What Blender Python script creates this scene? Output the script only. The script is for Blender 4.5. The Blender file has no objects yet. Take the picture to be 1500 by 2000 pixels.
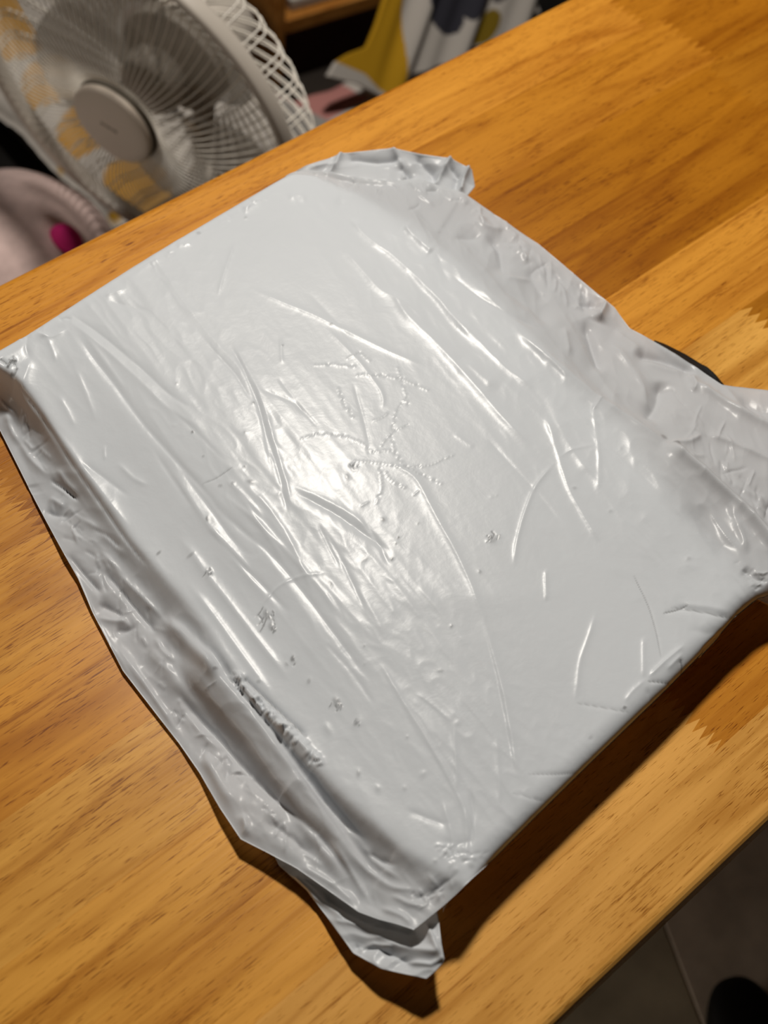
import bpy, bmesh, math, random
import numpy as np
from mathutils import Matrix, Vector

random.seed(7)
SC = bpy.context.scene
COL = SC.collection

# ------------------------------------------------------------------ camera
TZ = 0.72                      # table top above the floor (m)
CZ = 0.75                      # camera above the table top (m)
F = 2774.0                     # focal length in pixels of the 1500 x 2000 frame
_v1 = np.array([4750, -3200.0, F])
_v2 = np.array([-5000.0, (4750 * -5000.0 + F * F) / 3200, F])
_X = _v1 / np.linalg.norm(_v1)
_Y = _v2 / np.linalg.norm(_v2)
_Z = np.cross(_X, _Y)
RM = np.stack([_X, _Y, _Z], 1)           # world -> camera (x right, y down, z forward)
cam = bpy.data.cameras.new('camera')
cam.sensor_fit = 'VERTICAL'
cam.sensor_height = 24.0
cam.sensor_width = 18.0
cam.lens = F / 2000 * 24.0
cam.clip_start = 0.02
cam.dof.use_dof = True
cam.dof.focus_distance = 0.87
cam.dof.aperture_fstop = 4.2
camo = bpy.data.objects.new('camera', cam)
COL.objects.link(camo)
m = Matrix.Identity(4)
for i in range(3):
    m[i][0] = RM[0, i]
    m[i][1] = -RM[1, i]
    m[i][2] = -RM[2, i]
m[0][3], m[1][3], m[2][3] = 0, 0, TZ + CZ
camo.matrix_world = m
SC.camera = camo

# ------------------------------------------------------------------ world, lamp, exposure
w = bpy.data.worlds.new('World')
SC.world = w
w.use_nodes = True
w.node_tree.nodes['Background'].inputs[0].default_value = (1.0, 0.86, 0.70, 1)
w.node_tree.nodes['Background'].inputs[1].default_value = 0.009
lamp = bpy.data.lights.new('ceiling_lamp', 'AREA')
lamp.shape = 'DISK'
lamp.size = 0.20
lamp.energy = 32.0
lamp.color = (1.0, 0.945, 0.86)
lo = bpy.data.objects.new('ceiling_lamp', lamp)
COL.objects.link(lo)
lo.location = (1.08, 1.14, TZ + 1.68)
lo.rotation_euler = (Vector((0.45, 0.4, TZ)) - lo.location).to_track_quat('-Z', 'Y').to_euler()
side = bpy.data.lights.new('side_fill', 'AREA')       # added fill light, low at the left, brightens the fan front
side.shape = 'DISK'
side.size = 0.5
side.energy = 6.5
side.color = (1.0, 0.90, 0.78)
so = bpy.data.objects.new('side_fill', side)
COL.objects.link(so)
so.location = (-1.5, 1.15, TZ - .08)
so.rotation_euler = (Vector((0.6, 0.9, TZ - .2)) - so.location).to_track_quat('-Z', 'Y').to_euler()
SC.view_settings.view_transform = 'Standard'
SC.view_settings.look = 'None'
SC.view_settings.gamma = 1.0
SC.view_settings.use_curve_mapping = False
SC.view_settings.exposure = 0.0


# ------------------------------------------------------------------ helpers
def at(px, py, h):
    """point of the photo at height h (m) above the table top -> world point"""
    px = np.asarray(px, float); py = np.asarray(py, float); h = np.asarray(h, float)
    d = np.stack([px - 750, py - 1000, np.full(px.shape, F)], -1) @ RM
    t = (h - CZ) / d[..., 2]
    p = d * t[..., None]
    p[..., 2] += CZ + TZ
    return p


def project(p):
    q = p.copy(); q[..., 2] -= CZ + TZ
    c = q @ RM.T
    return 750 + F * c[..., 0] / c[..., 2], 1000 + F * c[..., 1] / c[..., 2]


def thing(name, label, cat, loc=(0, 0, 0), group=None):
    o = bpy.data.objects.new(name, None)
    o.empty_display_size = 0.05
    COL.objects.link(o)
    o.location = loc
    o['label'] = label; o['category'] = cat
    if group:
        o['group'] = group
    return o


def link(name, me, mat, parent=None, loc=None):
    o = bpy.data.objects.new(name, me)
    COL.objects.link(o)
    if mat and not len(me.materials):
        me.materials.append(mat)
    if parent is not None:
        o.parent = parent
        bpy.context.view_layer.update()
        o.matrix_parent_inverse = Matrix.Translation(-Vector(parent.location))
    if loc is not None:
        o.location = loc
    return o


def mesh_np(name, v, f, smooth=True):
    """v (n,3); f (m,4) or (m,3) arrays"""
    me = bpy.data.meshes.new(name)
    v = np.asarray(v, np.float32); f = np.asarray(f, np.int32)
    k = f.shape[1]
    me.vertices.add(len(v)); me.vertices.foreach_set('co', v.ravel())
    me.loops.add(f.size); me.loops.foreach_set('vertex_index', f.ravel())
    me.polygons.add(len(f))
    me.polygons.foreach_set('loop_start', np.arange(0, f.size, k, dtype=np.int32))
    if smooth:
        me.polygons.foreach_set('use_smooth', np.ones(len(f), bool))
    me.update(calc_edges=True)
    me.validate()
    return me


def grid_faces(nu, nv, close_u=False):
    i = np.arange(nu if close_u else nu - 1)[:, None]
    j = np.arange(nv - 1)[None, :]
    i2 = (i + 1) % nu
    return np.stack([(i * nv + j), (i2 * nv + j), (i2 * nv + j + 1), (i * nv + j + 1)], -1).reshape(-1, 4)


def attr(me, name, vals):
    a = me.attributes.new(name, 'FLOAT', 'POINT')
    a.data.foreach_set('value', np.asarray(vals, np.float32).ravel())


def vcol(me, name, rgb):
    a = me.attributes.new(name, 'FLOAT_COLOR', 'POINT')
    c = np.ones((len(rgb), 4), np.float32); c[:, :3] = rgb
    a.data.foreach_set('color', c.ravel())


def bm_mesh(name, bm, smooth=False):
    me = bpy.data.meshes.new(name)
    bm.normal_update()
    bm.to_mesh(me); bm.free()
    if smooth:
        me.polygons.foreach_set('use_smooth', np.ones(len(me.polygons), bool))
    return me


def box_bm(bm, lo_, hi_, bev=0.003, mat=None):
    r = bmesh.ops.create_cube(bm, size=1)
    lo_ = Vector(lo_); hi_ = Vector(hi_)
    for v in r['verts']:
        v.co = Vector((lo_[i] + (v.co[i] + .5) * (hi_[i] - lo_[i]) for i in range(3)))
        if mat is not None:
            v.co = mat @ v.co
    if bev:
        es = list({e for v in r['verts'] for e in v.link_edges})
        bmesh.ops.bevel(bm, geom=es, offset=bev, segments=2, affect='EDGES', profile=.5)


def lathe(name, prof, n=48, smooth=True):
    """prof list of (r, z); around +Z"""
    pr = np.array(prof, float)
    a = np.linspace(0, 2 * np.pi, n, endpoint=False)
    v = np.stack([np.cos(a)[:, None] * pr[None, :, 0], np.sin(a)[:, None] * pr[None, :, 0],
                  np.broadcast_to(pr[None, :, 1], (n, len(pr)))], -1).reshape(-1, 3)
    return mesh_np(name, v, grid_faces(n, len(pr), True), smooth)


def tube(pts, r, n=4):
    P = np.array(pts, float)
    T = np.gradient(P, axis=0); T /= np.linalg.norm(T, axis=1)[:, None] + 1e-12
    ref = np.array([0.31, 0.22, 0.92])
    A = np.cross(T, ref); A /= np.linalg.norm(A, axis=1)[:, None]
    B = np.cross(T, A)
    a = np.linspace(0, 2 * np.pi, n, endpoint=False)
    v = P[None] + r * (np.cos(a)[:, None, None] * A[None] + np.sin(a)[:, None, None] * B[None])
    return v.reshape(-1, 3), grid_faces(n, len(P), True)


def smooth01(t):
    t = np.clip(t, 0, 1)
    return t * t * (3 - 2 * t)


def resample(poly, n):
    p = np.asarray(poly, float)
    s = np.concatenate([[0], np.cumsum(np.linalg.norm(np.diff(p[:, :2], axis=0), axis=1))])
    t = np.linspace(0, s[-1], n)
    return np.stack([np.interp(t, s, p[:, k]) for k in range(p.shape[1])], 1)


def round_line(poly, n, k=2):
    """resample and soften corners a little"""
    p = resample(poly, n)
    for _ in range(k):
        q = p.copy(); q[1:-1] = .25 * p[:-2] + .5 * p[1:-1] + .25 * p[2:]; p = q
    return p


def coons(cb, ct, cl, cr):
    """cb(u,v=0) ct(u,v=1) cl(u=0,v) cr(u=1,v)"""
    nu, nv = len(cb), len(cl)
    u = np.linspace(0, 1, nu)[:, None, None]; v = np.linspace(0, 1, nv)[None, :, None]
    s = (1 - v) * cb[:, None] + v * ct[:, None] + (1 - u) * cl[None] + u * cr[None]
    s -= (1 - u) * (1 - v) * cb[0] + u * (1 - v) * cb[-1] + (1 - u) * v * ct[0] + u * v * ct[-1]
    return s


def seg_dist(x, y, poly):
    """distance of points to a polyline, and the running parameter 0..1 of the foot"""
    p = np.asarray(poly, float)
    L = np.linalg.norm(np.diff(p[:, :2], axis=0), axis=1); tot = L.sum() + 1e-9
    best = np.full(x.shape, 1e9); par = np.zeros(x.shape); acc = 0
    for i in range(len(p) - 1):
        ax, ay = p[i, :2]; bx, by = p[i + 1, :2]
        t = np.clip(((x - ax) * (bx - ax) + (y - ay) * (by - ay)) / (L[i] ** 2 + 1e-12), 0, 1)
        d = np.hypot(x - ax - t * (bx - ax), y - ay - t * (by - ay))
        mk = d < best
        best = np.where(mk, d, best); par = np.where(mk, (acc + t * L[i]) / tot, par)
        acc += L[i]
    return best, par


def inside(x, y, poly):
    p = np.asarray(poly, float); c = np.zeros(x.shape, bool)
    j = len(p) - 1
    for i in range(len(p)):
        xi, yi = p[i, :2]; xj, yj = p[j, :2]
        if yi != yj:
            c ^= ((yi > y) != (yj > y)) & (x < (xj - xi) * (y - yi) / (yj - yi) + xi)
        j = i
    return c


_rng = np.random.default_rng(11)


def noise_tex(n, ax, ay):
    """tileable gaussian noise n x n, correlation lengths ax, ay (in pixels of the tile), unit variance"""
    g = _rng.standard_normal((n, n))
    k = np.fft.fftfreq(n) * 2 * np.pi
    flt = np.exp(-.5 * ((k[:, None] * ax) ** 2 + (k[None, :] * ay) ** 2))
    r = np.fft.ifft2(np.fft.fft2(g) * flt).real
    return r / r.std()


def sample(tex, x, y):
    n = tex.shape[0]
    x = x % n; y = y % n
    i = np.floor(x).astype(int); j = np.floor(y).astype(int)
    fx = x - i; fy = y - j
    i %= n; j %= n
    i2 = (i + 1) % n; j2 = (j + 1) % n
    return (tex[i, j] * (1 - fx) * (1 - fy) + tex[i2, j] * fx * (1 - fy) + tex[i, j2] * (1 - fx) * fy + tex[i2, j2] * fx * fy)


# ------------------------------------------------------------------ materials
def nmat(name):
    mt = bpy.data.materials.new(name); mt.use_nodes = True
    nt = mt.node_tree
    return mt, nt, nt.nodes['Principled BSDF'], nt.links


def plain(name, col, rough=.5, spec=.5, noise=0.0, scale=40, bump=0.0, trans=0.0, sheen=0.0):
    mt, nt, b, L = nmat(name)
    b.inputs['Roughness'].default_value = rough
    b.inputs['Specular IOR Level'].default_value = spec
    b.inputs['Base Color'].default_value = (*col, 1)
    if sheen:
        b.inputs['Sheen Weight'].default_value = sheen
    tc = nt.nodes.new('ShaderNodeTexCoord')
    n = nt.nodes.new('ShaderNodeTexNoise'); n.inputs['Scale'].default_value = scale; n.inputs['Detail'].default_value = 4
    L.new(tc.outputs['Object'], n.inputs['Vector'])
    r = nt.nodes.new('ShaderNodeValToRGB')
    r.color_ramp.elements[0].position = .3; r.color_ramp.elements[1].position = .7
    r.color_ramp.elements[0].color = (*[c * (1 - noise) for c in col], 1)
    r.color_ramp.elements[1].color = (*[min(1, c * (1 + noise * .6)) for c in col], 1)
    L.new(n.outputs['Fac'], r.inputs['Fac']); L.new(r.outputs['Color'], b.inputs['Base Color'])
    if bump:
        bp = nt.nodes.new('ShaderNodeBump'); bp.inputs['Strength'].default_value = bump; bp.inputs['Distance'].default_value = .002
        L.new(n.outputs['Fac'], bp.inputs['Height']); L.new(bp.outputs['Normal'], b.inputs['Normal'])
    if trans:
        t = nt.nodes.new('ShaderNodeBsdfTransparent'); mx = nt.nodes.new('ShaderNodeMixShader')
        mx.inputs[0].default_value = trans
        L.new(b.outputs[0], mx.inputs[1]); L.new(t.outputs[0], mx.inputs[2])
        L.new(mx.outputs[0], nt.nodes['Material Output'].inputs['Surface'])
    return mt


def wood_mat(name, base=None, rough=.28):
    """varnished rubberwood: colour of each stave from its object colour, grain along local X"""
    mt, nt, b, L = nmat(name)
    N = nt.nodes.new

    def math_(op, a, bb=None, clamp=False):
        q = N('ShaderNodeMath'); q.operation = op; q.use_clamp = clamp
        for k, s in enumerate((a, bb)):
            if s is None: continue
            if isinstance(s, (int, float)): q.inputs[k].default_value = s
            else: L.new(s, q.inputs[k])
        return q.outputs[0]
    oi = N('ShaderNodeObjectInfo'); tc = N('ShaderNodeTexCoord')
    off = N('ShaderNodeVectorMath'); off.operation = 'ADD'
    rnd = N('ShaderNodeCombineXYZ')
    rs = math_('MULTIPLY', oi.outputs['Random'], 37.0)
    for k in range(3): L.new(rs, rnd.inputs[k])
    L.new(tc.outputs['Object'], off.inputs[0]); L.new(rnd.outputs[0], off.inputs[1])

    def nz(sx, sy, detail=3, rough_=.55, dist=0.0):
        mp = N('ShaderNodeMapping'); mp.inputs['Scale'].default_value = (sx, sy, sy)
        L.new(off.outputs[0], mp.inputs['Vector'])
        n = N('ShaderNodeTexNoise'); n.inputs['Scale'].default_value = 1; n.inputs['Detail'].default_value = detail
        n.inputs['Roughness'].default_value = rough_; n.inputs['Distortion'].default_value = dist
        L.new(mp.outputs[0], n.inputs['Vector'])
        return n.outputs['Fac']
    big = nz(3.0, 26, 3)
    fine = nz(9, 260, 4, .6)
    figure = math_('SINE', math_('MULTIPLY', nz(2.2, 17, 2), 46.0))
    fig = math_('POWER', math_('MULTIPLY', math_('ADD', figure, 1.0), .5), 3.0)
    pores = nz(85, 1500, 2, .5)
    pmask = nz(14, 60, 2, .5)
    pr = N('ShaderNodeMapRange'); pr.inputs['From Min'].default_value = .61; pr.inputs['From Max'].default_value = .70
    L.new(math_('ADD', pores, math_('MULTIPLY', math_('SUBTRACT', pmask, .5), .22)), pr.inputs['Value'])
    lines = nz(11, 420, 3, .6)
    lr = N('ShaderNodeMapRange'); lr.inputs['From Min'].default_value = .60; lr.inputs['From Max'].default_value = .76
    L.new(math_('ADD', lines, math_('MULTIPLY', math_('SUBTRACT', pmask, .5), .15)), lr.inputs['Value'])
    # darkness total
    d = math_('ADD', math_('MULTIPLY', math_('SUBTRACT', big, .5), 1.0), math_('MULTIPLY', math_('SUBTRACT', fine, .5), .45))
    d = math_('ADD', d, math_('MULTIPLY', fig, .17))
    d = math_('ADD', d, math_('MULTIPLY', pr.outputs[0], .62))
    d = math_('ADD', d, math_('MULTIPLY', lr.outputs[0], .42))
    rampf = math_('ADD', d, .29, True)
    cr = N('ShaderNodeValToRGB'); e = cr.color_ramp.elements
    e[0].position = 0; e[0].color = (1.22, 1.28, 1.45, 1)
    e[1].position = 1; e[1].color = (.34, .22, .10, 1)
    e.new(.30).color = (1.0, 1.0, 1.0, 1)
    e.new(.55).color = (.74, .64, .48, 1)
    L.new(rampf, cr.inputs['Fac'])
    mul = N('ShaderNodeMix'); mul.data_type = 'RGBA'; mul.blend_type = 'MULTIPLY'; mul.inputs['Factor'].default_value = 1
    L.new(cr.outputs['Color'], mul.inputs['A'])
    if base: mul.inputs['B'].default_value = (*base, 1)
    else: L.new(oi.outputs['Color'], mul.inputs['B'])
    L.new(mul.outputs['Result'], b.inputs['Base Color'])
    b.inputs['Roughness'].default_value = rough
    b.inputs['Specular IOR Level'].default_value = .25
    bp = N('ShaderNodeBump'); bp.inputs['Strength'].default_value = .22; bp.inputs['Distance'].default_value = .0006
    L.new(fine, bp.inputs['Height'])
    L.new(bp.outputs['Normal'], b.inputs['Normal'])
    return mt


def film_mat(name):
    mt, nt, b, L = nmat(name)
    N = nt.nodes.new
    tc = N('ShaderNodeTexCoord')
    wear_shade = N('ShaderNodeAttribute'); wear_shade.attribute_name = 'wear_shade'
    thin = N('ShaderNodeAttribute'); thin.attribute_name = 'thin'
    n1 = N('ShaderNodeTexNoise'); n1.inputs['Scale'].default_value = 9; n1.inputs['Detail'].default_value = 5
    L.new(tc.outputs['Object'], n1.inputs['Vector'])
    r = N('ShaderNodeValToRGB'); r.color_ramp.elements[0].position = .3; r.color_ramp.elements[1].position = .7
    r.color_ramp.elements[0].color = (.715, .745, .785, 1); r.color_ramp.elements[1].color = (.755, .785, .825, 1)
    L.new(n1.outputs['Fac'], r.inputs['Fac'])
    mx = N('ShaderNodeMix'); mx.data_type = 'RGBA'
    L.new(wear_shade.outputs['Fac'], mx.inputs['Factor']); L.new(r.outputs['Color'], mx.inputs['A'])
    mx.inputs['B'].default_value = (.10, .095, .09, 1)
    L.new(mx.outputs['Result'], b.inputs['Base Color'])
    b.inputs['Roughness'].default_value = .265
    b.inputs['Specular IOR Level'].default_value = .16
    n2 = N('ShaderNodeTexNoise'); n2.inputs['Scale'].default_value = 260; n2.inputs['Detail'].default_value = 4
    L.new(tc.outputs['Object'], n2.inputs['Vector'])
    n3 = N('ShaderNodeTexNoise'); n3.inputs['Scale'].default_value = 55; n3.inputs['Detail'].default_value = 3; n3.inputs['Distortion'].default_value = 1.2
    L.new(tc.outputs['Object'], n3.inputs['Vector'])
    ad = N('ShaderNodeMath'); ad.operation = 'MULTIPLY_ADD'; ad.inputs[1].default_value = 2.2
    L.new(n3.outputs['Fac'], ad.inputs[0]); L.new(n2.outputs['Fac'], ad.inputs[2])
    bp = N('ShaderNodeBump'); bp.inputs['Strength'].default_value = .06; bp.inputs['Distance'].default_value = .0010
    L.new(ad.outputs[0], bp.inputs['Height']); L.new(bp.outputs['Normal'], b.inputs['Normal'])
    tr = N('ShaderNodeBsdfTranslucent'); tr.inputs['Color'].default_value = (.8, .76, .70, 1)
    ms = N('ShaderNodeMixShader')
    fm = N('ShaderNodeMath'); fm.operation = 'MULTIPLY'; fm.inputs[1].default_value = .22
    L.new(thin.outputs['Fac'], fm.inputs[0]); L.new(fm.outputs[0], ms.inputs[0])
    L.new(b.outputs[0], ms.inputs[1]); L.new(tr.outputs[0], ms.inputs[2])
    L.new(ms.outputs[0], nt.nodes['Material Output'].inputs['Surface'])
    return mt


def print_mat(name, rough=.85):
    """woven cotton with a flat print kept in the colour attribute"""
    mt, nt, b, L = nmat(name)
    a = nt.nodes.new('ShaderNodeAttribute'); a.attribute_name = 'print'
    tc = nt.nodes.new('ShaderNodeTexCoord')
    n = nt.nodes.new('ShaderNodeTexNoise'); n.inputs['Scale'].default_value = 700
    L.new(tc.outputs['Object'], n.inputs['Vector'])
    bp = nt.nodes.new('ShaderNodeBump'); bp.inputs['Strength'].default_value = .25; bp.inputs['Distance'].default_value = .001
    L.new(n.outputs['Fac'], bp.inputs['Height']); L.new(bp.outputs['Normal'], b.inputs['Normal'])
    L.new(a.outputs['Color'], b.inputs['Base Color'])
    b.inputs['Roughness'].default_value = rough; b.inputs['Specular IOR Level'].default_value = .15
    return mt


M = dict(
    wood=wood_mat('varnished_wood'),
    under=wood_mat('table_frame_wood', (.52, .24, .06)),
    film=film_mat('white_poly_film'),
    lining=plain('black_lining', (.010, .010, .011), .45, .4, .3, 60, .2),
    fanw=plain('fan_white_plastic', (.62, .56, .49), .38, .5, .05, 20),
    fandark=plain('fan_grille_ring', (.20, .18, .15), .5, .4, .05, 20),
    fanhub=plain('fan_hub_plastic', (.78, .68, .58), .42, .4, .03, 20),
    fanwire=plain('fan_wire_coating', (.85, .79, .70), .35, .5, .03, 20),
    blade=plain('fan_blade_plastic', (.42, .38, .33), .3, .5, .05, 10, 0, .5),
    mark=plain('fan_mark_ink', (.25, .20, .15), .5, .3, .05, 50),
    dark=plain('dark_floor_plank', (.028, .021, .016), .55, .3, .4, 6, .2),
    mat_=plain('floor_mat_weave', (.86, .74, .60), .95, .1, .25, 18, .4),
    mat2=plain('floor_mat_border', (.74, .65, .47), .95, .1, .25, 14, .4),
    plinth=plain('shelf_plinth', (.05, .016, .008), .6, .3, .2, 20),
    black=plain('black_cloth', (.010, .009, .008), .9, .1, .3, 30, .4),
    plush=plain('pink_plush', (.80, .60, .56), .95, .1, .14, 60, .9, 0, .3),
    magenta=plain('magenta_felt', (.80, .04, .25), .9, .1, .15, 80, .5),
    print=print_mat('printed_cotton'),
    tray=wood_mat('tray_wood', (.50, .22, .05)),
    paper=plain('paper_white', (.55, .52, .46), .9, .1, .12, 25, .4),
    olive=plain('olive_bottle', (.20, .13, .02), .3, .5, .1, 20),
    green=plain('green_cap', (.01, .07, .04), .4, .5, .1, 20),
    grey=plain('grey_fabric', (.13, .12, .11), .9, .1, .15, 30, .3),
    core=plain('card_box', (.30, .22, .14), .9, .1, .1, 20),
    shoe=plain('black_rubber', (.008, .007, .006), .6, .3, .2, 20),
    wall=plain('wall_paint', (.30, .27, .23), .9, .2, .05, 3),
)

# ------------------------------------------------------------------ setting
bm = bmesh.new(); box_bm(bm, (-3, -3, -.1), (5, 4, 0), 0)
fl = link('floor', bm_mesh('floor', bm), M['dark'])
fl['kind'] = 'structure'
bm = bmesh.new(); box_bm(bm, (-3, 3.0, 0), (5, 3.1, 2.6), 0)
wl = link('wall_back', bm_mesh('wall_back', bm), M['wall'])
wl['kind'] = 'structure'

# ------------------------------------------------------------------ table
TX0, TX1 = -0.28, 1.30
table = thing('dining_table', 'honey coloured wooden table top of finger-jointed staves under the white parcel', 'table', (0, 0, 0))
SEAM = [.035, .084, .136, .188, .240, .307, .375, .443, .508, .574, .641]
PALE = (.86, .43, .085); MID = (.80, .36, .055); ORANGE = (.74, .31, .036); DEEP = (.44, .155, .008); HONEY = (.76, .34, .048); RED = (.48, .175, .010)
# finger joints of each row (x) and the colour of every stave between them, nearest row first
ROWS = [
    ([.12, .85], [MID, (.82, .40, .085), HONEY]),
    ([.445, 1.05], [(.82, .40, .085), (.72, .29, .03), MID]),
    ([.02, .62, 1.1], [PALE, MID, ORANGE, MID]),
    ([-.1, .38, .9], [MID, (.82, .38, .06), ORANGE, RED]),
    ([.30, .731, 1.12], [(.84, .41, .075), PALE, (.50, .19, .012), ORANGE]),
    ([.33, .97], [ORANGE, ORANGE, DEEP]),
    ([.40, 1.02], [HONEY, (.47, .17, .009), RED]),
    ([.22, .917], [HONEY, (.46, .165, .008), (.46, .17, .01)]),
    ([.15, .932], [PALE, (.58, .225, .018), DEEP]),
    ([.10, .913], [HONEY, (.72, .30, .034), (.50, .185, .012)]),
]


def zigzag(x, y0, y1, n=9, a=.0055):
    ys = np.linspace(y0, y1, 2 * n + 1)
    return [(x + (a if k % 2 else -a), yy) for k, yy in enumerate(ys)]


def stave(x0, x1, y0, y1, z0, z1, jl, jr, near, far):
    cx, cy = (x0 + x1) / 2, (y0 + y1) / 2
    ya, yb = y0 + (.0072 if near else 0), y1 - (.0072 if far else 0)

    def zz(x):
        z_ = zigzag(x, ya, yb)
        return ([(z_[0][0], y0)] if near else []) + z_ + ([(z_[-1][0], y1)] if far else [])
    L_ = zz(x0) if jl else [(x0, y0), (x0, y1)]
    R_ = zz(x1) if jr else [(x1, y0), (x1, y1)]
    out = [(px, py, 'l' if jl else 'e') for px, py in L_[::-1]] + [(px, py, 'r' if jr else 'e') for px, py in R_]
    rings = []
    rad = .007
    if near or far:
        prof = [(rad * (1 - math.sin(a)), rad * (1 - math.cos(a))) for a in np.linspace(0, math.pi / 2, 6)]
    else:
        prof = [(.00008, 0), (0, .0001)]
    for inset, dz in prof:
        ring = []
        for px, py, tag in out:
            q = py
            if abs(py - y0) < 1e-9:
                q = py + (inset if near else (.00008 if dz == 0 else 0))
            if abs(py - y1) < 1e-9:
                q = py - (inset if far else (.00008 if dz == 0 else 0))
            zz = z1 - dz if (near or far) and ((near and abs(py - y0) < 1e-9) or (far and abs(py - y1) < 1e-9)) else z1 - min(dz, .0001)
            ring.append((px - cx, q - cy, zz))
        rings.append(ring)
    rings.append([(px - cx, py - cy, z0) for px, py, t in out])
    n = len(out)
    bm = bmesh.new()
    vs = [[bm.verts.new(p) for p in r] for r in rings]
    bm.faces.new(vs[0][::-1])
    bm.faces.new(vs[-1])
    for a, b_ in zip(vs[:-1], vs[1:]):
        for k in range(n):
            k2 = (k + 1) % n
            try:
                bm.faces.new((a[k], a[k2], b_[k2], b_[k]))
            except ValueError:
                pass
    bmesh.ops.remove_doubles(bm, verts=bm.verts, dist=1e-6)
    bmesh.ops.triangulate(bm, faces=[f for f in bm.faces if len(f.verts) > 4])
    bmesh.ops.recalc_face_normals(bm, faces=bm.faces)
    return bm_mesh('stave', bm), (cx, cy)


for r in range(len(SEAM) - 1):
    y0, y1 = SEAM[r], SEAM[r + 1]
    cuts, cols = ROWS[r]
    xs = [TX0] + list(cuts) + [TX1]
    for k in range(len(xs) - 1):
        me, (cx, cy) = stave(xs[k], xs[k + 1], y0, y1, TZ - .03, TZ, k > 0, k < len(xs) - 2, r == 0, r == len(SEAM) - 2)
        o = link('stave', me, M['wood'], table, (cx, cy, 0))
        c = cols[k]
        o.color = (*c, 1)
bm = bmesh.new()
for y0, y1 in ((.08, .10), (.575, .595)):
    box_bm(bm, (TX0 + .09, y0, TZ - .10), (TX1 - .09, y1, TZ - .031), .002)
for x0 in (TX0 + .08, TX1 - .10):
    box_bm(bm, (x0, .10, TZ - .10), (x0 + .02, .575, TZ - .031), .002)
link('apron', bm_mesh('apron', bm), M['under'], table)
bm = bmesh.new()
box_bm(bm, (-.03, -.03, 0), (.03, .03, TZ - .031), .004)
legme = bm_mesh('leg', bm)
for x in (TX0 + .07, TX1 - .07):
    for y in (.075, .60):
        link('leg', legme, M['under'], table, (x, y, 0))

# ------------------------------------------------------------------ mailer bag
H = .037
bag = thing('mailer_bag', 'crumpled glossy white plastic mailing bag lying on the wooden table', 'parcel', (.39, .38, TZ))
FAR = [(-35, 690, 36), (60, 635, 36), (150, 580, 36), (300, 487, 36), (430, 410, 36), (560, 337, 35)]
RIGHT = [(560, 337, 35), (600, 330, 34), (650, 332, 32), (700, 345, 30), (760, 352, 28), (810, 350, 26), (850, 362, 24), (905, 378, 22), (960, 415, 18), (1050, 475, 15), (1110, 525, 14),
         (1180, 582, 14), (1200, 600, 14), (1230, 640, 13), (1290, 672, 14), (1355, 712, 13), (1410, 752, 13), (1450, 756, 12), (1500, 763, 12), (1580, 780, 12), (1700, 800, 12)]
NEAR = [(1700, 800, 12), (1680, 1000, 16), (1600, 1125, 24), (1540, 1150, 29), (1500, 1160, 31), (1480, 1168, 32), (1440, 1200, 33), (1400, 1245, 33), (1300, 1347, 33), (1160, 1482, 33), (1050, 1590, 33), (1000, 1640, 33),
        (940, 1700, 33), (909, 1732, 32), (870, 1765, 31), (808, 1815, 29)]
WING = [(808, 1815, 29), (770, 1803, 26), (740, 1795, 23), (700, 1780, 19), (650, 1745, 15), (580, 1697, 12), (520, 1665, 10), (470, 1640, 9), (430, 1580, 7), (390, 1510, 4), (350, 1452, 3), (290, 1375, 3), (240, 1310, 3),
        (180, 1195, 3), (152, 1130, 3.5), (126, 1084, 5), (110, 1055, 4), (70, 980, 3), (30, 900, 3), (5, 850, 3), (-20, 800, 6), (-33, 750, 18), (-35, 690, 36)]


def to_xyz(l, n, k=2):
    p = round_line(l, n, k)
    q = at(p[:, 0], p[:, 1], p[:, 2] / 1000)
    return q, p


NU, NV = 420, 900      # u along far/near, v along the long sides
far_c, far_p = to_xyz(FAR, NU, 1)
near_c, near_p = to_xyz(NEAR[::-1], NU, 2)
right_c, right_p = to_xyz(RIGHT, NV, 2)
wing_c, wing_p = to_xyz(WING[::-1], NV, 2)
S = coons(far_c, near_c, wing_c, right_c)      # (NU,NV,3)
BX, BY = S[..., 0], S[..., 1]

BOXL = [(-35, 700, 35), (28, 737, 31), (84, 812, 26), (140, 903, 22.5), (206, 994, 21), (252, 1060, 20.5), (301, 1116, 20.5), (350, 1170, 21), (402, 1235, 22), (460, 1330, 24), (560, 1450, 27), (680, 1570, 31), (790, 1665, 34), (880, 1722, 35), (909, 1730, 36)]
BOXN = [(909, 1732), (1000, 1640), (1160, 1482), (1300, 1347), (1440, 1200), (1480, 1165)]
BOXR = [(1480, 1165), (1430, 1106), (1370, 1042), (1306, 960), (1222, 840), (1110, 740), (1000, 618), (900, 520), (800, 440), (700, 375), (620, 340), (560, 337)]


def w2(l, h=H):
    a = np.array([(p[0], p[1]) for p in l], float)
    hh = np.array([p[2] / 1000 if len(p) > 2 and h is None else (h or H) for p in l])
    return at(a[:, 0], a[:, 1], hh)[:, :2]


boxpoly = np.concatenate([w2(BOXL, None), w2(BOXN)[1:], w2(BOXR)[1:], w2(FAR[::-1], .036)[1:-1]])
ins = inside(BX, BY, boxpoly)
dL, tL = seg_dist(BX, BY, w2(BOXL, None))
_bl = w2(BOXL, None); _s = np.concatenate([[0], np.cumsum(np.linalg.norm(np.diff(_bl, axis=0), axis=1))])
hL = np.interp(tL, _s / _s[-1], [p[2] / 1000 for p in BOXL])     # height of the left edge
dR, _ = seg_dist(BX, BY, w2(BOXR))
dW, tW = seg_dist(BX, BY, wing_c[::6, :2])
dC, tC = seg_dist(BX, BY, right_c[::6, :2])
dN, tN = seg_dist(BX, BY, near_c[::6, :2])
dF, tF = seg_dist(BX, BY, far_c[::6, :2])


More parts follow.
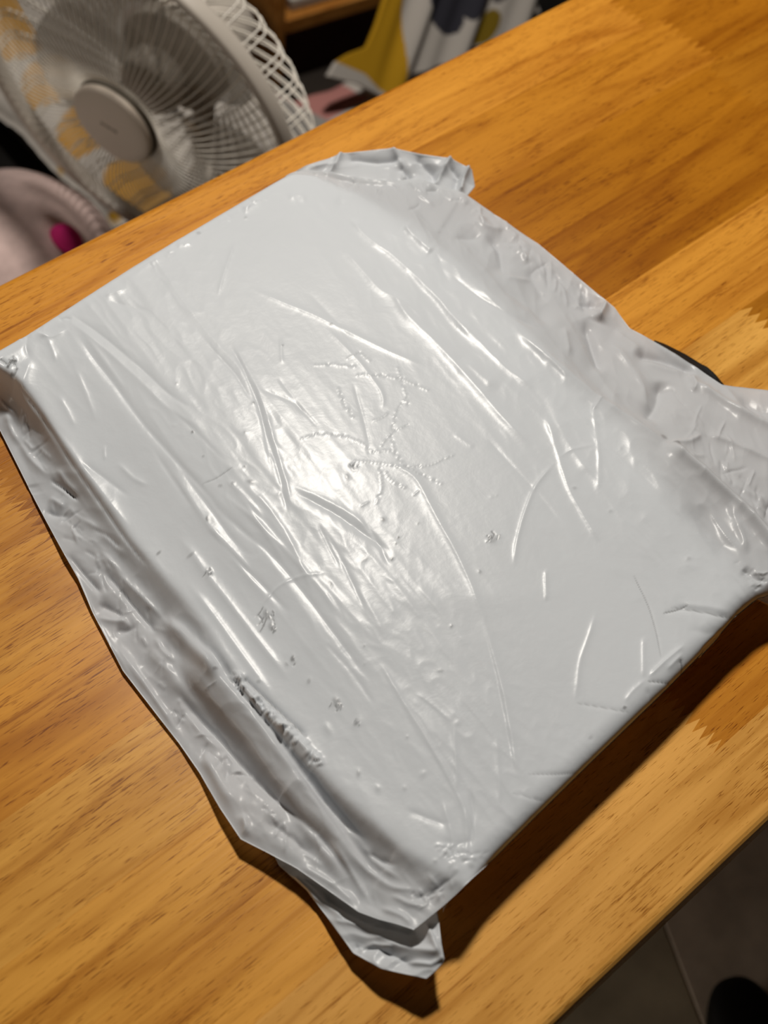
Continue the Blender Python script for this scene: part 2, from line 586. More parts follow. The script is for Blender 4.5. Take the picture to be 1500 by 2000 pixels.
def along(curve, t):
    c = curve[::6]
    L_ = np.concatenate([[0], np.cumsum(np.linalg.norm(np.diff(c[:, :2], axis=0), axis=1))])
    return np.interp(t, L_ / L_[-1], c[:, 2] - TZ)


zW = along(wing_c, tW); zC = along(right_c, tC)
left = dL < dR
tl = dW / (dW + dL + 1e-9); tr_ = dC / (dC + dR + 1e-9)
pl = .32 * tl + .68 * tl ** 4.5
pr_ = .55 * tr_ + .45 * tr_ ** 2
zl = zW + (hL - zW) * pl
zr = zC + (H - zC) * pr_
zo = np.where(left, zl, zr)
def blur(a, r, n=3):
    for _ in range(n):
        for ax in (0, 1):
            k = [(0, 0), (0, 0)]; k[ax] = (r + 1, r)
            c = np.cumsum(np.pad(a, k, mode='edge'), axis=ax)
            a = (np.take(c, range(2 * r + 1, c.shape[ax]), ax) - np.take(c, range(0, c.shape[ax] - 2 * r - 1), ax)) / (2 * r + 1)
    return a


Z = np.where(ins, H - blur((H - hL) * np.exp(-(dL / .050) ** 2), 16), zo)
# lift the top softly away from the box edges, sag it in the middle
dedge = np.minimum(np.minimum(dL, dR), np.minimum(dN, dF))
Z += np.where(ins, .0005 * blur(np.exp(-(dL / .03) ** 2) + np.exp(-(dR / .03) ** 2) + np.exp(-(dN / .03) ** 2) + np.exp(-(dF / .03) ** 2), 8), 0)
# round the hard far and near edges
near_box = smooth01((near_p[:, 0] - 880) / 60) * smooth01((1560 - near_p[:, 0]) / 80)     # per u of the near edge
rr = .011
for d_, wgt in ((dF, 1.0), (dN, np.interp(tN, np.linspace(0, 1, NU), near_box))):
    q = np.clip(d_, 0, rr)
    Z -= wgt * (rr - np.sqrt(np.clip(rr ** 2 - (rr - q) ** 2, 0, None))) * .75

PXb, PYb = project(np.stack([BX, BY, Z + TZ], -1))

# soften the kinks of the base shape
for _ in range(10):
    Zs = Z.copy()
    Zs[1:-1, 1:-1] = .25 * (Z[:-2, 1:-1] + Z[2:, 1:-1] + Z[1:-1, :-2] + Z[1:-1, 2:])
    Z = Zs
bfade = smooth01(np.minimum(np.minimum(dN, dF), np.minimum(dC, dW)) / .006)

outm = blur(np.where(ins, 0.0, 1.0), 5)      # 1 on the loose film, 0 on the flat top
WEAR_SHADE = np.zeros_like(Z)  # film darkening: scuffs and tears, plus shade painted into folds
ADD = np.zeros_like(Z)


def crease(pts, wpx, amp, kind='r', taper=.25, wear_shade=0.0, wear_shade_w=1.6):
    """fold line drawn by photo pixels, width in px, height in mm. r ridge, v valley, s step (down on the right of travel)"""
    pts = np.array(pts, float)
    pad = wpx * 4 + 8
    m_ = ((PXb > pts[:, 0].min() - pad) & (PXb < pts[:, 0].max() + pad) & (PYb > pts[:, 1].min() - pad) & (PYb < pts[:, 1].max() + pad))
    if not m_.any(): return
    ii = np.where(m_)
    x, y = PXb[ii], PYb[ii]
    sm = round_line(pts, max(12, len(pts) * 5), 3) if len(pts) > 2 else pts
    d, t = seg_dist(x, y, sm)
    tp = smooth01(t / taper) * smooth01((1 - t) / taper) if taper else np.where((t > 0) & (t < 1), 1.0, np.exp(-(d / wpx) ** 2))
    g = np.exp(-np.sqrt((d / wpx) ** 2 + .06) * 1.5 + .36) if kind in 'rv' else np.exp(-(d / wpx) ** (2 if kind == 'g' else 4))
    sg = -1 if kind == 'v' else 1
    ADD[ii] += sg * amp / 1000 * g * tp * (GAIN_TOP + (GAIN_OUT - GAIN_TOP) * outm[ii])
    if wear_shade:
        WEAR_SHADE[ii] = np.maximum(WEAR_SHADE[ii], wear_shade * np.exp(-(d / wear_shade_w) ** 4) * tp ** .3)


def dent(x0, y0, r, amp, wear_shade=0.0, ang=0, asp=1.0):
    m_ = (abs(PXb - x0) < 4 * r) & (abs(PYb - y0) < 4 * r)
    if not m_.any(): return
    ii = np.where(m_)
    dx, dy = PXb[ii] - x0, PYb[ii] - y0
    c, s = math.cos(ang), math.sin(ang)
    d2 = ((dx * c + dy * s) / asp) ** 2 + (-dx * s + dy * c) ** 2
    ADD[ii] += .28 * amp / 1000 * np.exp(-d2 / r ** 2)
    if wear_shade: WEAR_SHADE[ii] = np.maximum(WEAR_SHADE[ii], wear_shade * np.exp(-(d2 / (r * .8) ** 2) ** 2))


GAIN_TOP, GAIN_OUT = .6, 1.25
R_, V_, G_ = 'r', 'v', 'g'
CREASES = [
    # --- left box edge: groove under the edge, its shade darkened into the film colour
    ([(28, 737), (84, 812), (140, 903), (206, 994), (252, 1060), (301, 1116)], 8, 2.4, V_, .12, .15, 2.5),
    ([(60, 770), (130, 870), (200, 965), (260, 1040)], 9, .8, R_, .2),
    # --- the wing
    ([(352, 1262), (416, 1348), (490, 1434), (568, 1538), (635, 1632), (704, 1732)], 30, 5.5, 'p', .15),
    ([(315, 1202), (365, 1260), (430, 1337)], 18, 4.5, G_, .3),
    ([(326, 1337), (408, 1419), (486, 1510), (560, 1579), (629, 1640), (700, 1735)], 15, 4.0, V_, .2),
    ([(405, 1250), (470, 1345), (560, 1460), (640, 1560), (729, 1660)], 14, 2.2, V_, .2),
    ([(560, 1475), (620, 1545), (681, 1614), (735, 1650)], 7, 1.2, V_, .25),
    ([(712, 1660), (745, 1680), (780, 1690)], 6, 1.4, V_, .3),
    ([(673, 1657), (716, 1700), (768, 1735), (825, 1737)], 10, 1.6, R_, .3),
    ([(700, 1640), (740, 1690), (790, 1720)], 8, 1.2, R_, .3),
    ([(640, 1640), (690, 1710), (730, 1770)], 9, 1.6, R_, .3),
    ([(580, 1690), (640, 1720), (700, 1768)], 10, 1.6, R_, .2),
    ([(472, 1590), (480, 1620), (470, 1640)], 9, 1.6, R_, .3),
    ([(390, 1460), (430, 1530), (470, 1590)], 16, 2.4, G_, .3),
    ([(360, 1390), (400, 1440), (440, 1470)], 10, 1.4, R_, .3),
    ([(96, 934), (128, 956), (158, 980)], 5, 1.8, V_, .25, .25),
    ([(108, 915), (130, 945), (156, 970)], 8, 1.4, R_, .3),
    ([(94, 972), (112, 982), (128, 994)], 8, 1.6, R_, .3),
    ([(80, 996), (110, 1004), (142, 1010)], 9, 2.0, V_, .3),
    ([(58, 945), (62, 968)], 12, 1.8, V_, .3),
    ([(60, 700), (40, 760)], 10, 1.2, R_, .3),
    ([(10, 800), (20, 840), (40, 870)], 12, 1.8, R_, .3),
    ([(30, 850), (60, 900), (100, 935)], 9, 1.2, R_, .3),
    ([(128, 1078), (160, 1118), (190, 1150), (200, 1165)], 8, 2.2, V_, .2),
    ([(126, 1084), (165, 1160), (210, 1250), (260, 1330)], 4, 1.2, R_, .1),
    ([(189, 1178), (215, 1188), (247, 1203)], 11, 2.8, V_, .25),
    ([(180, 1205), (215, 1212), (250, 1215)], 8, 1.4, R_, .3),
    ([(222, 1232), (245, 1230), (268, 1223)], 10, 2.2, V_, .25),
    ([(200, 1111), (240, 1158), (280, 1205), (310, 1242)], 8, 2.0, V_, .2),
    ([(189, 1069), (220, 1106), (252, 1146), (290, 1182), (320, 1210)], 9, 1.8, R_, .2),
    ([(178, 1030), (215, 1052), (240, 1078)], 6, 1.5, V_, .25),
    ([(150, 1010), (185, 1030), (210, 1052), (250, 1090)], 9, 1.3, R_, .25),
    ([(215, 1245), (300, 1360), (350, 1440)], 10, 1.4, R_, .2),
    ([(280, 1260), (330, 1320), (365, 1375)], 14, 2.0, G_, .3),
    ([(300, 1240), (316, 1275), (345, 1300)], 9, 1.6, R_, .3),
    ([(400, 1360), (425, 1345)], 4, .5, R_, .3, .5, 1.2),
    ([(510, 1600), (560, 1630), (620, 1680)], 12, 1.8, V_, .3),
    ([(520, 1580), (545, 1615)], 6, 1.0, R_, .3),
    # --- crumpled rip along the lower left box edge
    ([(456, 1322), (500, 1375), (540, 1412), (580, 1445), (622, 1490)], 8, 3.4, R_, .1),
    ([(470, 1318), (520, 1366), (548, 1392), (600, 1440)], 5, 3.2, V_, .1, .4, 2.2),
    # --- long folds from the upper left
    ([(129, 607), (196, 652), (280, 722), (336, 775), (388, 806)], 8, 1.0, V_, .2),
    ([(120, 615), (190, 668), (270, 740), (330, 800), (400, 840)], 8, .8, R_, .2),
    ([(140, 635), (168, 680), (224, 750), (280, 827), (336, 890), (409, 967), (444, 1020)], 9, 1.2, V_, .2),
    ([(155, 640), (200, 700), (260, 780)], 8, .7, R_, .3),
    ([(294, 869), (353, 957), (385, 1006)], 8, .8, V_, .3),
    ([(304, 775), (367, 827), (455, 915)], 6, .6, V_, .3),
    ([(343, 904), (413, 995), (455, 1055), (500, 1100)], 9, 1.0, V_, .25),
    ([(325, 900), (380, 985), (430, 1060), (480, 1120), (530, 1180)], 10, 1.1, R_, .25),
    ([(345, 1042), (375, 1080), (400, 1118), (455, 1188), (500, 1247), (570, 1335)], 13, 1.7, R_, .2),
    ([(360, 1130), (420, 1205), (480, 1290), (540, 1370)], 12, 1.3, R_, .25),
    ([(399, 1016), (450, 1070), (500, 1125)], 7, .9, R_, .25),
    ([(455, 950), (480, 985), (510, 1030), (560, 1100)], 8, .9, R_, .25),
    ([(225, 900), (260, 935), (295, 950)], 7, .9, R_, .3),
    ([(150, 895), (200, 930), (260, 975)], 8, .9, V_, .25),
    ([(205, 900), (203, 880), (206, 868)], 3, .6, R_, .3),
    ([(110, 765), (130, 800), (150, 840)], 8, .7, R_, .3),
    ([(140, 705), (165, 760), (190, 830)], 8, .7, R_, .3),
    ([(60, 650), (100, 660), (135, 640)], 8, 1.0, R_, .3),
    ([(90, 655), (105, 690), (110, 710)], 6, .8, R_, .3),
    ([(55, 640), (50, 680), (60, 705)], 7, 1.2, V_, .3),
    ([(20, 660), (45, 640), (70, 640)], 8, 1.0, R_, .3),
    ([(0, 700), (15, 712)], 4, 1.5, V_, .2, .6, 2),
    ([(14, 720), (22, 704), (34, 706)], 4, 1.2, R_, .15, .75, 2.5),
    ([(20, 728), (28, 732), (34, 718)], 3, 1.0, V_, .15, .55, 2),
    # --- centre
    ([(447, 670), (479, 726), (507, 796), (531, 880), (549, 936), (563, 1011)], 5, .75, V_, .12),
    ([(455, 668), (490, 735), (518, 800), (541, 884), (560, 940), (570, 1005)], 6, .7, R_, .15),
    ([(470, 690), (500, 760), (520, 860), (535, 940)], 4, .5, V_, .25),
    ([(400, 665), (461, 731), (493, 787)], 3, .4, V_, .2),
    ([(638, 642), (699, 703), (745, 763), (752, 787), (743, 805)], 4, .6, R_, .15),
    ([(689, 745), (708, 810), (724, 880)], 4, .5, V_, .2),
    ([(507, 759), (577, 787), (629, 843)], 4, .45, V_, .2),
    ([(540, 735), (573, 777), (596, 815)], 5, .45, V_, .2),
    ([(548, 660), (550, 700), (552, 712)], 3, .4, R_, .2),
    ([(745, 899), (811, 927), (848, 1001), (890, 1076), (923, 1146), (941, 1200), (953, 1244), (980, 1334), (998, 1433), (1012, 1523)], 7, .9, R_, .08),
    ([(925, 1146), (946, 1220), (968, 1310), (990, 1420), (1004, 1510)], 6, .55, V_, .15),
    ([(1086, 899), (1044, 950), (1021, 1011), (1007, 1067), (1004, 1109)], 5, .85, R_, .15),
    ([(1086, 899), (1110, 880), (1140, 872), (1170, 868)], 4, .4, R_, .3),
    ([(941, 847), (1007, 917), (1053, 969), (1100, 1029)], 5, .5, V_, .2),
    ([(885, 847), (927, 875)], 4, .4, R_, .2),
    ([(871, 600), (918, 647), (960, 693), (1002, 731), (1050, 765)], 9, 1.6, R_, .2),
    ([(760, 555), (787, 609), (848, 665), (895, 717), (941, 768), (993, 829), (1044, 875)], 12, 1.8, R_, .15),
    ([(900, 700), (940, 735), (975, 765)], 16, 1.3, R_, .3),
    ([(1063, 805), (1086, 871), (1110, 954), (1142, 1010), (1172, 1060)], 6, 1.0, R_, .1),
    ([(1075, 800), (1120, 880), (1160, 940)], 10, .7, R_, .25),
    ([(1160, 785), (1158, 800), (1164, 834), (1170, 890), (1170, 958)], 5, .9, R_, .12),
    ([(1158, 800), (1176, 775)], 4, .6, R_, .2),
    ([(485, 562), (560, 594), (612, 614), (668, 642), (764, 689), (834, 717)], 5, .75, R_, .15),
    ([(570, 960), (600, 973), (661, 1006), (715, 1045), (770, 1085)], 7, 1.2, V_, .2),
    ([(560, 945), (610, 965), (680, 1000), (740, 1050)], 7, .8, R_, .25),
    ([(619, 1020), (643, 1067), (666, 1113)], 4, .7, V_, .2),
    ([(633, 1034), (666, 1090), (717, 1200)], 5, .7, V_, .2),
    ([(705, 1010), (740, 1060), (762, 1110)], 4, .6, V_, .25),
    ([(400, 969), (465, 1029), (535, 1085), (596, 1160), (633, 1210), (720, 1330)], 9, 1.1, V_, .15),
    ([(428, 959), (493, 1011), (545, 1062), (615, 1137), (680, 1220)], 9, 1.2, R_, .2),
    ([(400, 1029), (470, 1104), (512, 1141), (573, 1205)], 8, 1.0, V_, .2),
    ([(470, 935), (520, 985), (560, 1040), (590, 1110), (620, 1180)], 9, 1.0, R_, .25),
    ([(430, 930), (470, 960), (520, 1020)], 8, .9, R_, .3),
    ([(507, 1188), (540, 1146), (577, 1127), (643, 1118)], 4, .5, R_, .2),
    ([(395, 944), (420, 935), (455, 912)], 2.5, .4, V_, .2, .35, 1.2),
    ([(806, 969), (820, 957)], 2.5, .35, R_, .2, .25, 1.3),
    ([(703, 990), (722, 980)], 2.5, .35, R_, .2, .2, 1.3),
    ([(590, 560), (640, 610), (700, 680)], 9, .4, V_, .3),
    # --- upper right
    ([(660, 382), (680, 422), (720, 466), (764, 494), (820, 546), (860, 586), (900, 638), (940, 680)], 9, 1.6, R_, .15),
    ([(788, 438), (820, 470), (846, 492)], 9, 2.2, R_, .12),
    ([(772, 386), (804, 410), (846, 484)], 8, 1.2, R_, .25),
    ([(850, 488), (870, 540), (890, 570)], 12, 1.2, V_, .3),
    ([(656, 474), (696, 514), (740, 566), (804, 598), (844, 646)], 8, 1.0, R_, .2),
    ([(868, 522), (920, 570), (1000, 618), (1068, 650)], 8, 1.4, V_, .2),
    ([(660, 380), (668, 400), (700, 440)], 16, 1.5, V_, .3),
    ([(560, 390), (585, 378), (600, 395)], 10, .8, R_, .3),
    ([(740, 360), (744, 372), (735, 370)], 8, 1.3, R_, .3),
    ([(800, 345), (830, 355), (850, 378)], 14, 2.0, R_, .3),
    ([(890, 380), (910, 400), (960, 450)], 10, 1.6, R_, .25),
    ([(936, 422), (944, 446), (984, 450)], 8, 1.8, R_, .2),
    ([(880, 465), (920, 465), (945, 460)], 9, 1.3, V_, .3),
    ([(945, 460), (975, 480), (985, 540)], 14, 3.6, V_, .25),
    ([(1000, 486), (1024, 498), (1032, 518)], 8, 1.8, R_, .25),
    ([(1030, 520), (1050, 560), (1070, 590)], 14, 2.0, V_, .25),
    ([(980, 540), (1010, 548), (1040, 545)], 7, 1.2, R_, .3),
    ([(960, 555), (1010, 580), (1080, 640)], 12, 1.4, V_, .25),
    ([(960, 430), (1040, 490), (1110, 550)], 10, 1.2, R_, .2),
    ([(1060, 600), (1110, 660), (1160, 720)], 18, 2.0, G_, .3),
    ([(1186, 588), (1178, 605), (1168, 628)], 12, 5.0, R_, .2),
    ([(1130, 594), (1150, 590), (1176, 592)], 10, 3.6, V_, .25),
    ([(1140, 620), (1160, 680), (1178, 728)], 12, 4.0, V_, .25),
    ([(1100, 640), (1112, 690), (1108, 700)], 9, 1.4, R_, .3),
    ([(1200, 640), (1220, 660), (1260, 690)], 10, 1.6, R_, .3),
    ([(1234, 690), (1290, 694), (1362, 728)], 11, 4.2, V_, .2),
    ([(1185, 660), (1220, 700), (1260, 760), (1266, 800)], 14, 2.2, R_, .25),
    ([(1292, 740), (1284, 790), (1258, 822)], 20, 5.0, V_, .25),
    ([(1250, 700), (1300, 720), (1345, 730)], 8, 1.4, R_, .3),
    # --- right box edge crest and the loose film beyond it
    ([(1000, 640), (1050, 682), (1110, 730), (1170, 778), (1222, 814), (1266, 846), (1306, 878)], 12, 2.4, R_, .15),
    ([(1290, 866), (1362, 926), (1402, 958), (1450, 998), (1490, 1042), (1530, 1090)], 17, 7.5, R_, .15),
    ([(1330, 985), (1380, 1035), (1440, 1100)], 22, 2.2, V_, .3),
    ([(1160, 850), (1240, 920), (1290, 970)], 18, 1.2, V_, .3),
    ([(1150, 845), (1190, 880), (1225, 910)], 6, .6, R_, .3),
    ([(1306, 876), (1346, 868), (1370, 854)], 7, 2.0, R_, .2),
    ([(1370, 852), (1410, 862), (1500, 902), (1560, 930)], 8, 2.0, R_, .15),
    ([(1340, 900), (1380, 895)], 7, 1.0, R_, .3),
    ([(1350, 745), (1382, 768), (1450, 812), (1500, 836), (1560, 860)], 13, 4.2, R_, .15),
    ([(1350, 730), (1358, 755), (1350, 770)], 9, 2.4, R_, .25),
    ([(1440, 775), (1475, 800), (1520, 815)], 12, 2.0, V_, .3),
    ([(1400, 930), (1450, 960), (1510, 990)], 10, 1.6, R_, .25),
    ([(1420, 985), (1450, 1050), (1460, 1085)], 10, 1.8, R_, .25),
    ([(1380, 985), (1420, 1050), (1450, 1080)], 6, 1.2, R_, .3),
    ([(1450, 1110), (1475, 1130), (1500, 1140)], 8, 2.0, V_, .2),
    ([(1470, 1120), (1490, 1125), (1500, 1120)], 4, 1.0, R_, .2, .5, 2),
    # --- lower right of the top
    ([(1165, 1190), (1156, 1226), (1133, 1289), (1124, 1372)], 6, .7, R_, .2),
    ([(1257, 1240), (1257, 1327)], 5, .7, R_, .2),
    ([(1237, 1122), (1268, 1185), (1282, 1235), (1291, 1285)], 3, .35, V_, .15, .35, 1.1),
    ([(1295, 1197), (1320, 1192), (1345, 1181)], 4, .8, V_, .2, .55, 1.6),
    ([(1309, 1185), (1370, 1194), (1440, 1210)], 7, 1.4, V_, .2, .35, 1.5),
    ([(1320, 1178), (1390, 1186), (1430, 1196)], 8, .9, R_, .3),
    ([(1340, 1228), (1390, 1238), (1420, 1225)], 14, 1.0, V_, .3),
    ([(1124, 1372), (1180, 1382), (1232, 1392)], 4, .5, V_, .2, .25, 1.2),
    ([(850, 1464), (886, 1523), (922, 1600), (931, 1640)], 5, .6, R_, .2),
    ([(969, 1437), (974, 1510), (976, 1577)], 5, .5, R_, .2),
    ([(1264, 1325), (1300, 1290), (1340, 1257)], 6, 1.1, R_, .2),
    ([(1264, 1325), (1235, 1350), (1218, 1374)], 6, .7, R_, .25),
    ([(1328, 1287), (1332, 1300), (1331, 1318)], 4, 1.2, V_, .2, .6, 1.8),
    ([(1264, 1330), (1290, 1332), (1318, 1338)], 4, 1.0, V_, .2, .5, 1.4),
    ([(1262, 1340), (1270, 1370), (1278, 1390)], 6, 1.0, V_, .3),
    ([(1300, 1310), (1320, 1290), (1335, 1275)], 7, 1.2, R_, .3),
    ([(1030, 1512), (1090, 1512), (1138, 1509)], 4, .6, V_, .25, .25, 1.3),
    ([(1000, 1548), (1050, 1562), (1075, 1568)], 4, .5, V_, .25, .2, 1.3),
    ([(1066, 1109), (1066, 1140), (1068, 1176)], 4, .8, R_, .2),
    ([(738, 1285), (785, 1367), (829, 1436), (876, 1519), (907, 1579), (920, 1640)], 5, .8, R_, .12),
    ([(629, 1250), (690, 1315), (733, 1380)], 5, .5, V_, .2),
    ([(811, 1350), (850, 1380), (885, 1412)], 4, .5, R_, .2),
    ([(885, 1410), (890, 1480), (893, 1553)], 6, .6, R_, .2),
    ([(790, 1579), (840, 1600), (885, 1614)], 7, .8, V_, .25),
    ([(862, 1560), (880, 1620), (890, 1680)], 7, .9, R_, .25),
    ([(905, 1575), (912, 1640), (910, 1690)], 6, .9, R_, .25),
    ([(920, 1540), (925, 1600), (918, 1660)], 4, .7, V_, .25),
    ([(860, 1640), (890, 1650), (930, 1640)], 9, .9, V_, .3),
    ([(800, 1760), (850, 1740), (900, 1700)], 9, 1.4, V_, .25),
    ([(830, 1700), (860, 1740), (850, 1770)], 8, 1.2, R_, .3),
    ([(740, 1770), (790, 1790), (808, 1810)], 8, 1.4, R_, .25),
    ([(760, 1745), (800, 1765), (830, 1770)], 7, 1.2, R_, .3),
    ([(460, 470), (435, 540), (425, 580)], 4, .55, R_, .2),
    ([(690, 1130), (760, 1160), (850, 1165), (960, 1170), (1100, 1175)], 30, .6, G_, .3),
    ([(690, 1140), (720, 1180), (760, 1260)], 14, .7, R_, .3),
    ([(320, 470), (355, 468), (345, 485)], 10, 1.2, R_, .3),
    ([(250, 530), (290, 512), (325, 500)], 9, 1.0, R_, .3),
    ([(330, 440), (360, 455), (380, 450)], 7, 1.0, R_, .3),
    ([(470, 410), (490, 400), (505, 385)], 8, 1.2, R_, .3),
    ([(200, 578), (235, 568), (250, 560)], 7, .9, R_, .3),
    ([(205, 585), (260, 600), (300, 610)], 10, .8, V_, .3),
]
for c in CREASES:
    crease(*c)

# faint chains of pricked dots (embossed by scuffing) in the middle
DOTS = [
    [(699, 733), (745, 733), (787, 740), (834, 761)], [(591, 857), (624, 847), (671, 852), (708, 866), (724, 882)],
    [(694, 901), (745, 906), (797, 915), (843, 908), (883, 889)], [(764, 854), (769, 880), (787, 908), (811, 922), (862, 945)],
    [(722, 885), (760, 880)], [(736, 983), (745, 955), (743, 917)], [(766, 838), (773, 805), (792, 777)], [(745, 870), (764, 845), (797, 831)],
    [(615, 713), (650, 712), (692, 716)], [(777, 720), (790, 760), (797, 790)], [(753, 925), (768, 942), (790, 952)], [(730, 822), (750, 815), (757, 808)],
    [(660, 760), (672, 790), (690, 815)], [(680, 700), (700, 688), (722, 704)],
]
_r = random.Random(3)
for ln in DOTS:
    p = np.array(ln, float); n = int(np.linalg.norm(np.diff(p, axis=0), axis=1).sum() / 7) + 2
    for x, y in resample(p, n):
        dent(x + _r.uniform(-1, 1), y + _r.uniform(-1, 1), 2.4, .75 * _r.choice([-1, 1, 1]), .16)
# nicks, pricks and torn spots
for x, y, r, a, wv, an, asp in [
    (690, 914, 6, .9, .35, .9, 1.5), (678, 932, 5, .7, .3, 1.5, 1.6), (748, 1015, 5, .8, .45, .6, 1.2), (765, 1092, 3.5, .6, .6, 2.4, 1.4), (773, 1062, 2.2, .3, .8, 0, 1), (778, 1050, 2.2, .3, .8, 2, 1.6),
    (817, 1022, 2.5, .3, .45, 0, 1), (647, 634, 3, .4, .7, 0, 1), (552, 675, 3, .4, .4, 0, 1), (405, 1013, 4.5, .8, .6, 1.6, 1.6), (495, 787, 3.5, .5, .4, 0, 1), (478, 911, 3, .5, .5, 0, 1),
    (490, 941, 5, .8, .4, .2, 2), (455, 944, 4, .6, .3, 0, 1.4), (430, 948, 4, .6, .3, 0, 1.4), (407, 1118, 7, 1.0, .35, 1, 1.3), (520, 1200, 9, 1.2, .35, 1.3, 1.6), (530, 1225, 8, 1.1, .35, 1.3, 1.5),
    (571, 1287, 5, .9, .6, 1.8, 1.6), (603, 1331, 5, .7, .3, 1.8, 1.4), (657, 1372, 9, 1.2, .4, 1, 1.5), (696, 1412, 7, 1.0, .4, 2.2, 1.4), (640, 1425, 8, 1.2, .1, 1, 1.8), (738, 1540, 6, .8, .15, 1, 1.4),
    (700, 1510, 5, .8, .3, 1.6, 1.7), (826, 1512, 6, .8, .05, 2.6, 1.4), (962, 1053, 11, .9, .25, 0, 1.1), (937, 1117, 4, .7, .35, .8, 1.3), (882, 1223, 3.5, .7, .4, 0, 1), (1154, 1441, 6, -1.0, .15, 0, 1),
    (1151, 1440, 3, .6, .1, 0, 1), (1220, 1382, 4, .5, .6, 0, 1.3), (1122, 953, 4, .8, .2, 0, 1.4), (1213, 875, 4, .7, .1, 0, 1), (1192, 998, 4, .8, .15, 0, 1.3), (712, 1093, 6, .5, .25, 2.5, 1.6),
    (340, 830, 4, .7, .0, 0, 1.4), (376, 843, 3.5, .6, .7, 0, 1), (397, 890, 3, .5, .3, 0, 1), (478, 845, 3, .4, .4, 0, 1), (860, 1310, 4, .4, .25, 0, 2), (711, 1262, 3, .4, .3, 0, 1), (560, 1298, 4, .6, .3, 1, 1.5),
    (505, 1332, 4, .5, .3, 0, 1.4), (645, 1140, 4, .5, .5, 1, 1.8), (545, 965, 4, .5, .2, 0, 1), (420, 1320, 4, .5, .5, 2.4, 2.2), (310, 1080, 3.5, .4, .5, 2.4, 2.2), (372, 1085, 4, .5, .3, 2.5, 3),
    (795, 1440, 3, .5, .2, 0, 1), (712, 1297, 3, .6, .1, 0, 1), (893, 1412, 6, .9, 0, 0, 1), (960, 970, 4, .5, .0, 0, 1.4), (970, 968, 3, .4, .1, 0, 1), (790, 1540, 5, .5, .15, 1, 1.2), (480, 425, 4, .6, .2, 0, 1),
    (388, 455, 4, .6, .25, 0, 1.6), (253, 522, 3, .5, .3, 0, 1), (345, 748, 3, .4, .3, 0, 1), (890, 1700, 7, 1.2, .15, 0, 1.2), (905, 1680, 6, -1.2, .2, 1, 1.2), (880, 1690, 6, 1.0, .1, 2, 1.5), (920, 1690, 7, 1.3, .2, .5, 1.3),
    (870, 1665, 5, .8, .2, 0, 1.2), (850, 1682, 5, .8, .2, 0, 1.2), (903, 1655, 5, .9, .1, 1, 1.4), (1345, 1090, 5, .9, .15, 0, 1.2), (1295, 858, 5, .8, .4, .6, 1.8), (1318, 876, 4, .6, .5, .6, 2.5),
]:
    dent(x, y, r, a, wv, an, asp)
# torn scribble marks: short dark crinkles
for cx_, cy_, n_, r_ in ((962, 1052, 7, 13), (523, 1208, 10, 20), (530, 1228, 6, 12), (657, 1374, 6, 12), (571, 1290, 3, 7), (690, 916, 5, 8), (697, 1411, 4, 8), (407, 1120, 5, 9), (24, 712, 4, 14)):
    for k in range(n_):
        a = _r.uniform(.9, 2.4); x = cx_ + _r.gauss(0, r_ * .45); y = cy_ + _r.gauss(0, r_ * .45); l_ = r_ * _r.uniform(.35, .8)
        crease([(x - l_ * math.cos(a), y - l_ * math.sin(a)), (x + 2, y), (x + l_ * math.cos(a), y + l_ * math.sin(a))], 2.4, .5, R_ if k % 2 else V_, .2, .55, 1.2)
# crinkles across the rip, at the corner and on the far edge
for (x0, y0), (x1, y1), n_, ln_, am in (((456, 1322), (622, 1490), 50, 10, 2.6), ((860, 1660), (960, 1680), 26, 14, .8), ((800, 1760), (900, 1720), 14, 16, .8), ((1440, 1105), (1500, 1150), 12, 13, 1.0),
                                       ((0, 680), (140, 610), 16, 15, .8), ((1260, 1400), (1440, 1215), 16, 14, .5), ((620, 335), (900, 390), 22, 18, 1.0), ((920, 400), (1180, 620), 34, 22, 1.0),
                                       ((30, 780), (140, 1020), 24, 22, .8), ((140, 1030), (330, 1330), 30, 24, .9), ((330, 1380), (620, 1680), 30, 22, .9), ((1300, 760), (1500, 1000), 30, 26, .9), ((200, 560), (520, 380), 16, 12, .6)):
    for k in range(n_):
        t = _r.random(); a = math.atan2(y1 - y0, x1 - x0) + _r.gauss(.2, .7); x = x0 + (x1 - x0) * t + _r.gauss(0, ln_ * .5); y = y0 + (y1 - y0) * t + _r.gauss(0, ln_ * .5)
        l_ = ln_ * _r.uniform(.5, 1.4)
        crease([(x - l_ * math.cos(a), y - l_ * math.sin(a)), (x + _r.uniform(-3, 3), y + _r.uniform(-3, 3)), (x + l_ * math.cos(a), y + l_ * math.sin(a))], _r.uniform(2.5, 5.5), am * _r.uniform(.3, 1), _r.choice([R_, V_]), .3)

# general film wrinkling: long soft folds along the parcel plus crumple
ang = math.radians(52)
ca, sa = math.cos(ang), math.sin(ang)
A1 = PXb * ca + PYb * sa; A2 = -PXb * sa + PYb * ca
T1 = noise_tex(512, 26, 3.2); T2 = noise_tex(512, 9, 6); T3 = noise_tex(512, 20, 16); T4 = noise_tex(512, 5, 2.2)
n1 = sample(T1, A1 / 4.2, A2 / 4.2); n2 = sample(T2, A1 / 3.1 + 90, A2 / 3.1); n3 = sample(T3, PXb / 4, PYb / 4); n4 = sample(T4, A1 / 3.0 + 31, A2 / 3.0 + 77)
ridged = lambda n: 1 - np.minimum(np.abs(n), 1.5)
band = np.exp(-((A2 - (-PXb.mean() * sa + PYb.mean() * ca) - 170) / 150) ** 2)     # the crinkled lower-left third
upr = smooth01((PXb - PYb * .9 - 100) / 350)                                         # toward the upper right
wr = .08 + .55 * band + .75 * upr + 1.0 * outm
